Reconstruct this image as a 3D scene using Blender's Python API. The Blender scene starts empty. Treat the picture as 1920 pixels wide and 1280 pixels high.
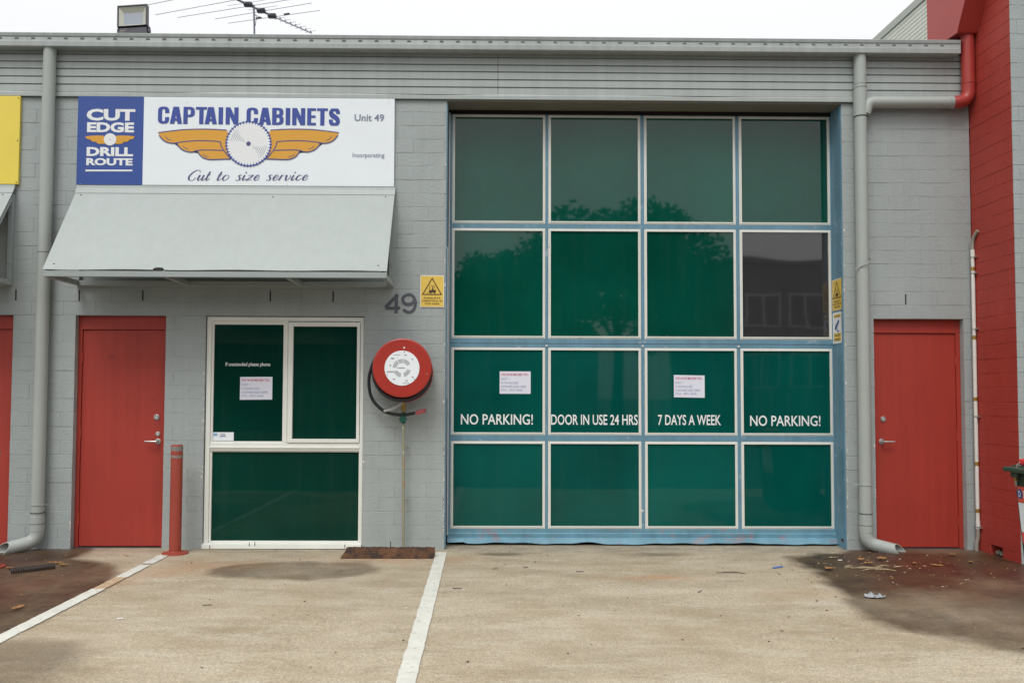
import bpy, bmesh, math, random
import numpy as np
from mathutils import Vector, Matrix, noise as mnoise
random.seed(7)
scene = bpy.context.scene
col = scene.collection
R_ = math.radians

# ------------------------------------------------------------ camera, sky, sun, exposure
cam_data = bpy.data.cameras.new("camera")
cam = bpy.data.objects.new("camera", cam_data)
col.objects.link(cam)
M = Matrix(((0.999920383329347, -0.003989987936807895, -0.011971090123958139, 0.0),
            (-0.01212741758220752, -0.0417783036566675, -0.9990533014240822, -7.9),
            (0.0034860787826101326, 0.9991189385352655, -0.041823365657082466, 1.419),
            (0, 0, 0, 1)))
cam.matrix_world = M
cam_data.sensor_width = 36; cam_data.lens = 30.0
cam_data.shift_x = 27.0 / 1920; cam_data.shift_y = 32.0 / 1920
cam_data.clip_start = 0.05; cam_data.clip_end = 600
scene.camera = cam

SUN_EL, SUN_AZ = R_(56), R_(200)       # behind the camera, a little left
world = bpy.data.worlds.new("World"); scene.world = world; world.use_nodes = True
wt = world.node_tree; wt.nodes.clear()
wo = wt.nodes.new('ShaderNodeOutputWorld'); bg = wt.nodes.new('ShaderNodeBackground')
sky = wt.nodes.new('ShaderNodeTexSky'); sky.sky_type = 'NISHITA'; sky.sun_disc = False
sky.sun_elevation = SUN_EL; sky.sun_rotation = SUN_AZ; sky.dust_density = 6; sky.air_density = 1.2
hs = wt.nodes.new('ShaderNodeHueSaturation'); hs.inputs['Saturation'].default_value = 0.25
mixw = wt.nodes.new('ShaderNodeMix'); mixw.data_type = 'RGBA'
mixw.inputs['Factor'].default_value = 0.78
# even cloud cover, brighter overhead than at the horizon as under any overcast sky
wtc = wt.nodes.new('ShaderNodeTexCoord'); wsx = wt.nodes.new('ShaderNodeSeparateXYZ'); wmr = wt.nodes.new('ShaderNodeMapRange')
wt.links.new(wtc.outputs['Generated'], wsx.inputs[0]); wt.links.new(wsx.outputs['Z'], wmr.inputs['Value'])
wmr.inputs['From Min'].default_value = 0.0; wmr.inputs['From Max'].default_value = 1.0
wmr.inputs['To Min'].default_value = .90; wmr.inputs['To Max'].default_value = 1.66
wcl = wt.nodes.new('ShaderNodeMix'); wcl.data_type = 'RGBA'; wcl.blend_type = 'MULTIPLY'; wcl.inputs['Factor'].default_value = 1
wcl.inputs['A'].default_value = (9.9, 10.0, 10.1, 1); wt.links.new(wmr.outputs['Result'], wcl.inputs['B'])
wt.links.new(wcl.outputs['Result'], mixw.inputs['B'])
wt.links.new(sky.outputs['Color'], hs.inputs['Color'])
wt.links.new(hs.outputs['Color'], mixw.inputs['A'])
wt.links.new(mixw.outputs['Result'], bg.inputs['Color'])
bg.inputs['Strength'].default_value = 0.1
wt.links.new(bg.outputs[0], wo.inputs[0])

sun_d = bpy.data.lights.new("sun", 'SUN'); sun = bpy.data.objects.new("sun", sun_d); col.objects.link(sun)
sun_d.energy = 1.5; sun_d.angle = R_(24); sun_d.color = (1, .975, .94)
az, el = SUN_AZ, SUN_EL
sd = Vector((math.sin(az) * math.cos(el), math.cos(az) * math.cos(el), math.sin(el)))
sun.rotation_euler = (-sd).to_track_quat('-Z', 'Y').to_euler()

scene.view_settings.view_transform = 'Standard'; scene.view_settings.look = 'None'
scene.view_settings.exposure = 0.0; scene.view_settings.gamma = 1.0
scene.view_settings.use_curve_mapping = False
scene.render.engine = 'CYCLES'

# ------------------------------------------------------------ materials
def srgb(r, g, b):
    f = lambda c: ((c / 255) / 12.92) if c <= 10 else (((c / 255) + .055) / 1.055) ** 2.4
    return (f(r), f(g), f(b))

def mat(name, c, rough=.6, var=.08, vscale=3.0, bump=0.0, bscale=60.0, metal=0.0, spec=.5, wear=None, wscale=6.0, wamt=.62,
        streak=0.0, coat=0.0):
    m = bpy.data.materials.new(name); m.use_nodes = True
    nt = m.node_tree; nd = nt.nodes; ln = nt.links
    b = nd['Principled BSDF']
    b.inputs['Roughness'].default_value = rough; b.inputs['Metallic'].default_value = metal
    b.inputs['Specular IOR Level'].default_value = spec
    if coat: b.inputs['Coat Weight'].default_value = coat
    tc = nd.new('ShaderNodeTexCoord')
    gm = nd.new('ShaderNodeNewGeometry')
    n1 = nd.new('ShaderNodeTexNoise'); n1.inputs['Scale'].default_value = vscale; n1.inputs['Detail'].default_value = 6
    n1.inputs['Roughness'].default_value = .65
    ln.new(gm.outputs['Position'], n1.inputs['Vector'])
    mr = nd.new('ShaderNodeMapRange'); mr.inputs['From Min'].default_value = .25; mr.inputs['From Max'].default_value = .75
    mr.inputs['To Min'].default_value = 1 - var; mr.inputs['To Max'].default_value = 1 + var
    ln.new(n1.outputs['Fac'], mr.inputs['Value'])
    mx = nd.new('ShaderNodeMix'); mx.data_type = 'RGBA'; mx.blend_type = 'MULTIPLY'; mx.inputs['Factor'].default_value = 1
    mx.inputs['A'].default_value = (*c, 1); ln.new(mr.outputs['Result'], mx.inputs['B'])
    out = mx.outputs['Result']
    if streak:      # vertical rain streaks
        mp = nd.new('ShaderNodeMapping'); mp.inputs['Scale'].default_value = (14, 14, .7)
        ln.new(gm.outputs['Position'], mp.inputs['Vector'])
        n3 = nd.new('ShaderNodeTexNoise'); n3.inputs['Scale'].default_value = 1.0; n3.inputs['Detail'].default_value = 5
        ln.new(mp.outputs[0], n3.inputs['Vector'])
        m3 = nd.new('ShaderNodeMapRange'); m3.inputs['From Min'].default_value = .35; m3.inputs['From Max'].default_value = .75
        m3.inputs['To Min'].default_value = 1 + streak * .3; m3.inputs['To Max'].default_value = 1 - streak
        ln.new(n3.outputs['Fac'], m3.inputs['Value'])
        mx3 = nd.new('ShaderNodeMix'); mx3.data_type = 'RGBA'; mx3.blend_type = 'MULTIPLY'; mx3.inputs['Factor'].default_value = 1
        ln.new(out, mx3.inputs['A']); ln.new(m3.outputs['Result'], mx3.inputs['B']); out = mx3.outputs['Result']
    if wear is not None:
        n2 = nd.new('ShaderNodeTexNoise'); n2.inputs['Scale'].default_value = wscale; n2.inputs['Detail'].default_value = 8
        n2.inputs['Roughness'].default_value = .7
        ln.new(gm.outputs['Position'], n2.inputs['Vector'])
        m2 = nd.new('ShaderNodeMapRange'); m2.inputs['From Min'].default_value = wamt; m2.inputs['From Max'].default_value = wamt + .05
        ln.new(n2.outputs['Fac'], m2.inputs['Value'])
        mx2 = nd.new('ShaderNodeMix'); mx2.data_type = 'RGBA'
        ln.new(m2.outputs['Result'], mx2.inputs['Factor']); ln.new(out, mx2.inputs['A']); mx2.inputs['B'].default_value = (*wear, 1)
        out = mx2.outputs['Result']
    ln.new(out, b.inputs['Base Color'])
    if bump:
        n4 = nd.new('ShaderNodeTexNoise'); n4.inputs['Scale'].default_value = bscale; n4.inputs['Detail'].default_value = 4
        ln.new(gm.outputs['Position'], n4.inputs['Vector'])
        bp = nd.new('ShaderNodeBump'); bp.inputs['Strength'].default_value = bump; bp.inputs['Distance'].default_value = .01
        ln.new(n4.outputs['Fac'], bp.inputs['Height']); ln.new(bp.outputs[0], b.inputs['Normal'])
    return m

GREY = (.340, .376, .370)
MT = {}
MT['block'] = mat('painted_block', GREY, .62, .07, 2.2, .35, 45, streak=.05)
MT['mortar'] = mat('painted_mortar', (.312, .344, .338), .75, .1, 4, .3, 60)
MT['steel'] = mat('painted_steel', (.385, .42, .405), .42, .05, 1.2, .05, 8, streak=.10)
MT['gutter'] = mat('gutter_steel', (.345, .375, .365), .4, .07, 1.6, .08, 12, streak=.16)
MT['pipe'] = mat('pipe_paint', (.365, .395, .370), .55, .05, 2.5, .05, 20)
MT['awning'] = mat('awning_sheet', (.350, .390, .376), .5, .03, 1.0, .03, 10, streak=.05)
MT['awnframe'] = mat('awning_frame', (.33, .37, .365), .45, .06, 2)
MT['red'] = mat('red_door_paint', (.365, .036, .022), .55, .09, 1.6, .12, 180, streak=.12, wear=(.27, .032, .022), wscale=5, wamt=.64)
MT['redwall'] = mat('red_block_paint', (.375, .042, .028), .62, .09, 2.0, .35, 45, streak=.06)
MT['redmetal'] = mat('red_metal', (.38, .043, .034), .45, .07, 2.5, .05, 15)
MT['redreel'] = mat('red_reel', (.38, .030, .019), .35, .05, 4, .03, 10)
MT['blue'] = mat('blue_door_paint', (.130, .262, .350), .45, .12, 3.5, .1, 30, wear=(.27, .36, .42), wscale=11, wamt=.60, streak=.14)
MT['bluerail'] = mat('blue_rail_paint', (.125, .275, .36), .5, .25, 4, .12, 30, wear=(.22, .23, .27), wscale=5.2, wamt=.555, streak=.1)
MT['bead'] = mat('white_bead', (.70, .71, .66), .45, .06, 4, wear=(.42, .36, .27), wscale=9, wamt=.66)
MT['white'] = mat('white_frame', (.76, .77, .72), .42, .05, 3, wear=(.48, .43, .34), wscale=7, wamt=.69)
MT['silver'] = mat('silver_seal', (.55, .57, .56), .4, .1, 6, wear=(.25, .22, .2), wscale=12, wamt=.66)
MT['chip'] = mat('bare_chip', (.62, .62, .58), .7)
MT['black'] = mat('black_plastic', (.012, .012, .016), .45)
MT['rubber'] = mat('black_hose', (.016, .018, .022), .45, .1, 10)
MT['dark'] = mat('dark_void', (.006, .006, .008), .9, 0)
MT['crack'] = mat('open_joint', (.035, .032, .04), .9, .1)
MT['slot'] = mat('slot_painted_shade', (.12, .125, .12), .8, .1)  # dark colour stands in for the shade inside the overflow slots
MT['brass'] = mat('brass', (.42, .26, .06), .35, .2, 30, metal=.6)
MT['brasspipe'] = mat('painted_copper_pipe', (.27, .27, .19), .5, .15, 8, wear=(.36, .21, .08), wscale=9, wamt=.58)
MT['greenwheel'] = mat('green_valve', (.012, .10, .07), .4, .15, 20)
MT['steelbright'] = mat('brushed_steel', (.62, .61, .58), .28, .05, 10, metal=.9)
MT['paper'] = mat('paper', (.70, .71, .80), .7, .03, 8)
MT['inkred'] = mat('red_ink', (.60, .10, .16), .7, .0)
MT['inkblue'] = mat('pale_blue_ink', (.30, .36, .52), .7, .0)
MT['signwhite'] = mat('sign_white', (.80, .85, .88), .35, .03, 2, spec=.5)
MT['signblue'] = mat('sign_blue', (.028, .072, .30), .5, .05, 3)
MT['logoblue'] = mat('logo_blue', (.040, .072, .32), .6, .04, 3)
MT['logopurple'] = mat('logo_outline', (.085, .075, .20), .4, .04, 3)
MT['orange'] = mat('logo_orange', (.68, .34, .035), .4, .04, 3)
MT['printgrey'] = mat('print_grey', (.22, .24, .33), .6, .0)
MT['letterwhite'] = mat('vinyl_white', (.78, .80, .80), .5, .02)
MT['signyellow'] = mat('sign_yellow', (.78, .62, .085), .38, .04, 3)
MT['warnyellow'] = mat('warning_yellow', (.78, .54, .10), .4, .06, 10)
MT['warnblack'] = mat('warning_black', (.06, .03, .015), .5, .0)
MT['numbers'] = mat('painted_numbers', (.085, .093, .118), .6, .35, 25, wear=(.15, .17, .18), wscale=60, wamt=.6)
MT['rusttimber'] = mat('rusty_timber', (.095, .040, .016), .85, .6, 9, .6, 50, wear=(.030, .016, .011), wscale=11, wamt=.50)
MT['line'] = mat('white_line_paint', (.60, .60, .54), .75, .10, 7, .3, 90, wear=(.45, .41, .33), wscale=22, wamt=.575)
MT['linetan'] = mat('stained_line_paint', (.44, .31, .19), .75, .2, 14, wear=(.50, .44, .34), wscale=14, wamt=.54)
MT['leaf'] = mat('dead_leaf', (.30, .15, .05), .7, .45, 40)
MT['straw'] = mat('pale_twig', (.36, .28, .17), .7, .25, 40)
MT['twig'] = mat('dark_twig', (.07, .045, .03), .8, .2, 40)
MT['butt'] = mat('white_scrap', (.7, .68, .64), .7, .1, 40)
MT['bluestraw'] = mat('blue_straw', (.06, .16, .5), .4, .05)
MT['mast'] = mat('aluminium_mast', (.16, .16, .20), .4, .1, metal=.5)
MT['element'] = mat('aluminium_element', (.5, .5, .56), .35, .05, metal=.5)
MT['flooddark'] = mat('floodlight_body', (.018, .014, .03), .4, .05)
MT['reflector'] = mat('floodlight_reflector', (.52, .53, .44), .3, .04)
MT['led'] = mat('floodlight_led', (.30, .33, .38), .2, .04)
MT['clad'] = mat('cream_cladding', (.62, .64, .56), .45, .04, 2, streak=.04)
MT['cladcap'] = mat('cladding_cap', (.38, .40, .36), .45, .04)
MT['bin'] = mat('bin_green', (.028, .050, .030), .5, .1, 10)
MT['binred'] = mat('bin_red', (.62, .03, .035), .4, .05)
MT['binsticker'] = mat('bin_sticker', (.70, .09, .06), .4, .05)
MT['whiteconduit'] = mat('white_conduit', (.72, .71, .66), .4, .05, 6)
MT['greyconduit'] = mat('grey_conduit', (.30, .27, .23), .55, .1, 10)
MT['soffit'] = mat('soffit_lining', (.20, .19, .155), .6, .08, 4)
MT['asphalt'] = mat('asphalt', (.055, .055, .055), .85, .2, 6)
MT['farwall'] = mat('far_wall', (.085, .088, .09), .7, .05)
MT['farwall2'] = mat('far_wall_pale', (.20, .21, .20), .7, .05)
MT['farglass'] = mat('far_glass', (.02, .022, .026), .1, .05)
MT['farframe'] = mat('far_frame', (.6, .6, .6), .5, .05)
MT['bark'] = mat('bark', (.09, .07, .055), .85, .25, 6)
MT['foliage'] = mat('foliage', (.028, .045, .018), .7, .5, 1.2)
MT['roof'] = mat('roof_steel', (.25, .27, .26), .45, .05)

def glass(name, c, rough=.045, wob=.5, ior=1.5):
    m = bpy.data.materials.new(name); m.use_nodes = True
    nt = m.node_tree; nd = nt.nodes; ln = nt.links; b = nd['Principled BSDF']
    b.inputs['Roughness'].default_value = rough
    b.inputs['IOR'].default_value = ior
    g = nd.new('ShaderNodeNewGeometry')
    n = nd.new('ShaderNodeTexNoise'); n.inputs['Scale'].default_value = 1.3; n.inputs['Detail'].default_value = 1
    ln.new(g.outputs['Position'], n.inputs['Vector'])
    bp = nd.new('ShaderNodeBump'); bp.inputs['Strength'].default_value = wob; bp.inputs['Distance'].default_value = .02
    ln.new(n.outputs['Fac'], bp.inputs['Height']); ln.new(bp.outputs[0], b.inputs['Normal'])
    n1 = nd.new('ShaderNodeTexNoise'); n1.inputs['Scale'].default_value = 1.1; n1.inputs['Detail'].default_value = 7
    ln.new(g.outputs['Position'], n1.inputs['Vector'])
    mr = nd.new('ShaderNodeMapRange'); mr.inputs['To Min'].default_value = .78; mr.inputs['To Max'].default_value = 1.22
    mr.inputs['From Min'].default_value = .3; mr.inputs['From Max'].default_value = .7
    ln.new(n1.outputs['Fac'], mr.inputs['Value'])
    mx = nd.new('ShaderNodeMix'); mx.data_type = 'RGBA'; mx.blend_type = 'MULTIPLY'; mx.inputs['Factor'].default_value = 1
    mx.inputs['A'].default_value = (*c, 1); ln.new(mr.outputs['Result'], mx.inputs['B'])
    oi = nd.new('ShaderNodeObjectInfo'); orr = nd.new('ShaderNodeMapRange')      # each film sheet aged a little differently
    orr.inputs['To Min'].default_value = .82; orr.inputs['To Max'].default_value = 1.10
    ln.new(oi.outputs['Random'], orr.inputs['Value'])
    mo = nd.new('ShaderNodeMix'); mo.data_type = 'RGBA'; mo.blend_type = 'MULTIPLY'; mo.inputs['Factor'].default_value = 1
    ln.new(mx.outputs['Result'], mo.inputs['A']); ln.new(orr.outputs['Result'], mo.inputs['B'])
    mp = nd.new('ShaderNodeMapping'); mp.inputs['Scale'].default_value = (9, 9, .6); ln.new(g.outputs['Position'], mp.inputs['Vector'])
    nk = nd.new('ShaderNodeTexNoise'); nk.inputs['Scale'].default_value = 1.4; nk.inputs['Detail'].default_value = 6; ln.new(mp.outputs[0], nk.inputs['Vector'])
    mk = nd.new('ShaderNodeMapRange'); mk.inputs['From Min'].default_value = .5; mk.inputs['From Max'].default_value = .8
    mk.inputs['To Max'].default_value = .045; ln.new(nk.outputs['Fac'], mk.inputs['Value'])
    md = nd.new('ShaderNodeMix'); md.data_type = 'RGBA'; ln.new(mk.outputs['Result'], md.inputs['Factor'])
    ln.new(mo.outputs['Result'], md.inputs['A']); md.inputs['B'].default_value = (.10, .12, .11, 1)
    ln.new(md.outputs['Result'], b.inputs['Base Color'])
    return m
MT['paneup'] = glass('green_film_glass', (.0015, .068, .046), .025, .07, 1.56)
MT['panelow'] = glass('teal_film_glass', (.0008, .078, .064), .025, .07, 1.34)
MT['panegrey'] = glass('grey_film_glass', (.030, .029, .031), .03, .16, 1.80)
MT['panewin'] = glass('dark_green_film_glass', (.0008, .036, .024), .03, .08, 1.30)

# ------------------------------------------------------------ helpers
def tag(o, label=None, cat=None, group=None, kind=None):
    if label: o['label'] = label
    if cat: o['category'] = cat
    if group: o['group'] = group
    if kind: o['kind'] = kind
    return o

def empty(name, loc, label, cat, group=None, rz=0, kind=None):
    o = bpy.data.objects.new(name, None); col.objects.link(o); o.location = loc; o.rotation_euler = (0, 0, rz)
    o.empty_display_size = .1
    return tag(o, label, cat, group, kind)

class MB:
    """collects shapes in world coordinates; build() links them as ONE mesh object"""
    def __init__(s): s.v = []; s.f = []; s.smooth = []
    def add(s, vs, fs, smooth=False):
        n = len(s.v); s.v += [tuple(v) for v in vs]
        s.f += [tuple(i + n for i in f) for f in fs]; s.smooth += [smooth] * len(fs)
        return s
    def box(s, x0, x1, y0, y1, z0, z1, bev=0.0):
        if bev <= 0:
            vs = [(x, y, z) for x in (x0, x1) for y in (y0, y1) for z in (z0, z1)]
            fs = [(0, 1, 3, 2), (4, 6, 7, 5), (0, 4, 5, 1), (2, 3, 7, 6), (0, 2, 6, 4), (1, 5, 7, 3)]
            return s.add(vs, fs)
        bm = bmesh.new(); bmesh.ops.create_cube(bm, size=1)
        for v in bm.verts:
            v.co = Vector(((x0 + x1) / 2 + v.co.x * (x1 - x0), (y0 + y1) / 2 + v.co.y * (y1 - y0), (z0 + z1) / 2 + v.co.z * (z1 - z0)))
        bmesh.ops.bevel(bm, geom=bm.edges[:], offset=bev, segments=2, affect='EDGES', profile=.5)
        bm.verts.ensure_lookup_table()
        s.add([v.co[:] for v in bm.verts], [tuple(v.index for v in f.verts) for f in bm.faces]); bm.free()
        return s
    def tube(s, pts, r, seg=14, caps=True, smooth=True):
        pts = [Vector(p) for p in pts]; n = len(pts)
        rr = r if isinstance(r, (list, tuple)) else [r] * n
        tang = []
        for i in range(n):
            a = pts[max(i - 1, 0)]; b = pts[min(i + 1, n - 1)]; tang.append((b - a).normalized())
        up = Vector((0, 0, 1)) if abs(tang[0].z) < .9 else Vector((0, 1, 0))
        u = tang[0].cross(up).normalized(); vs = []
        for i in range(n):
            u = (u - tang[i] * u.dot(tang[i])).normalized(); w = tang[i].cross(u)
            for k in range(seg):
                a = 2 * math.pi * k / seg
                vs.append(pts[i] + (u * math.cos(a) + w * math.sin(a)) * rr[i])
        fs = []
        for i in range(n - 1):
            for k in range(seg):
                fs.append((i * seg + k, i * seg + (k + 1) % seg, (i + 1) * seg + (k + 1) % seg, (i + 1) * seg + k))
        s.add(vs, fs, smooth)
        if caps:
            m = len(s.v) - n * seg
            s.f.append(tuple(m + k for k in reversed(range(seg)))); s.smooth.append(False)
            s.f.append(tuple(m + (n - 1) * seg + k for k in range(seg))); s.smooth.append(False)
        return s
    def prism(s, poly, y0, y1):
        """poly in (x,z), extruded y0(front)..y1"""
        n = len(poly)
        vs = [(p[0], y0, p[1]) for p in poly] + [(p[0], y1, p[1]) for p in poly]
        fs = [tuple(range(n)), tuple(reversed(range(n, 2 * n)))] + [(i, i + n, (i + 1) % n + n, (i + 1) % n) for i in range(n)]
        return s.add(vs, fs)
    def prismx(s, poly, x0, x1):
        """poly in (y,z), extruded along x"""
        n = len(poly)
        vs = [(x0, p[0], p[1]) for p in poly] + [(x1, p[0], p[1]) for p in poly]
        fs = [tuple(range(n)), tuple(reversed(range(n, 2 * n)))] + [(i, i + n, (i + 1) % n + n, (i + 1) % n) for i in range(n)]
        return s.add(vs, fs)
    def disc(s, cx, cz, r, y0, y1, seg=40, bev=0.0):
        if bev:
            prof = [(0, y0), (r - bev, y0), (r - bev * .3, y0 + bev * .3), (r, y0 + bev), (r, y1), (0, y1)]
        else:
            prof = [(0, y0), (r, y0), (r, y1), (0, y1)]
        return s.lathe_y(cx, cz, prof, seg)
    def lathe_y(s, cx, cz, prof, seg=40, smooth=False):
        vs = []; n = len(prof)
        for k in range(seg):
            a = 2 * math.pi * k / seg
            for (r, y) in prof: vs.append((cx + r * math.cos(a), y, cz + r * math.sin(a)))
        fs = []
        for k in range(seg):
            for i in range(n - 1):
                a = k * n + i; b = ((k + 1) % seg) * n + i
                if prof[i][0] == 0 and prof[i + 1][0] == 0: continue
                if prof[i][0] == 0: fs.append((a, a + 1, b + 1))
                elif prof[i + 1][0] == 0: fs.append((a, a + 1, b))
                else: fs.append((a, a + 1, b + 1, b))
        return s.add(vs, fs, smooth)
    def lathe_z(s, cx, cy, prof, seg=28, smooth=True):
        vs = []; n = len(prof)
        for k in range(seg):
            a = 2 * math.pi * k / seg
            for (r, z) in prof: vs.append((cx + r * math.cos(a), cy + r * math.sin(a), z))
        fs = []
        for k in range(seg):
            for i in range(n - 1):
                a = k * n + i; b = ((k + 1) % seg) * n + i
                if prof[i][0] == 0 and prof[i + 1][0] == 0: continue
                if prof[i][0] == 0: fs.append((a, b + 1, a + 1))
                elif prof[i + 1][0] == 0: fs.append((a, b, a + 1))
                else: fs.append((a, b, b + 1, a + 1))
        return s.add(vs, fs, smooth)
    def flat(s, poly, y):
        """flat polygon facing -y, poly in (x,z)"""
        s.add([(p[0], y, p[1]) for p in poly], [tuple(range(len(poly)))]); return s
    def strip(s, pts, w, y, closed=False):
        """ribbon in the x-z plane; w constant or per point"""
        P = [Vector((p[0], p[1])) for p in pts]; n = len(P)
        ww = w if isinstance(w, (list, tuple)) else [w] * n
        vs = []
        for i in range(n):
            a = P[(i - 1) % n] if (closed or i > 0) else P[i]
            b = P[(i + 1) % n] if (closed or i < n - 1) else P[i]
            t = (b - a); t = t.normalized() if t.length > 1e-9 else Vector((1, 0))
            nn = Vector((-t.y, t.x)) * ww[i] / 2
            vs += [(P[i].x + nn.x, y, P[i].y + nn.y), (P[i].x - nn.x, y, P[i].y - nn.y)]
        m = n if closed else n - 1
        fs = [(2 * i, 2 * i + 1, 2 * ((i + 1) % n) + 1, 2 * ((i + 1) % n)) for i in range(m)]
        return s.add(vs, fs)
    def build(s, name, m, parent=None, recalc=True, **tags):
        me = bpy.data.meshes.new(name); me.from_pydata(s.v, [], s.f)
        me.polygons.foreach_set('use_smooth', s.smooth); me.update()
        if any(s.smooth): me.set_sharp_from_angle(angle=R_(38))
        if recalc:
            bm = bmesh.new(); bm.from_mesh(me); bmesh.ops.recalc_face_normals(bm, faces=bm.faces[:]); bm.to_mesh(me); bm.free()
        o = bpy.data.objects.new(name, me); col.objects.link(o)
        if m is not None: me.materials.append(m)
        if parent is not None:
            o.parent = parent
            o.matrix_parent_inverse = parent_matrix(parent).inverted()
        tag(o, **tags)
        return o

def parent_matrix(o):
    m = Matrix.LocRotScale(o.location, o.rotation_euler, o.scale)
    if o.parent: m = parent_matrix(o.parent) @ o.matrix_parent_inverse @ m
    return m

def smooth_path(pts, k=8):
    P = [Vector(p) for p in pts]; out = []
    for i in range(len(P) - 1):
        p0 = P[max(i - 1, 0)]; p1 = P[i]; p2 = P[i + 1]; p3 = P[min(i + 2, len(P) - 1)]
        for j in range(k):
            t = j / k
            out.append(.5 * ((2 * p1) + (-p0 + p2) * t + (2 * p0 - 5 * p1 + 4 * p2 - p3) * t * t + (-p0 + 3 * p1 - 3 * p2 + p3) * t ** 3))
    out.append(P[-1]); return out

def text(body, x0, x1, z0, z1, y, m, parent=None, name='lettering', bold=0.0, shear=0.0, label=None, space=1.0):
    cu = bpy.data.curves.new('t', 'FONT'); cu.body = body; cu.size = 1; cu.resolution_u = 3
    cu.offset = bold; cu.shear = shear; cu.space_character = space
    o = bpy.data.objects.new('t', cu); col.objects.link(o)
    bpy.context.view_layer.update()
    dg = bpy.context.evaluated_depsgraph_get()
    me = bpy.data.meshes.new_from_object(o.evaluated_get(dg))
    bpy.data.objects.remove(o); bpy.data.curves.remove(cu)
    xs = [v.co.x for v in me.vertices]; ys = [v.co.y for v in me.vertices]
    ax, bx, ay, by = min(xs), max(xs), min(ys), max(ys)
    vs = [(x0 + (v.co.x - ax) / (bx - ax) * (x1 - x0), y, z0 + (v.co.y - ay) / (by - ay) * (z1 - z0)) for v in me.vertices]
    mb = MB(); mb.add(vs, [tuple(p.vertices) for p in me.polygons])
    bpy.data.meshes.remove(me)
    ob = mb.build(name, m, parent, recalc=False)
    if label: ob['label'] = label
    return ob

def copy_tree(o, parent=None):
    c = o.copy(); col.objects.link(c)
    if parent is not None: c.parent = parent
    for ch in list(o.children): copy_tree(ch, c)
    return c

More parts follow.
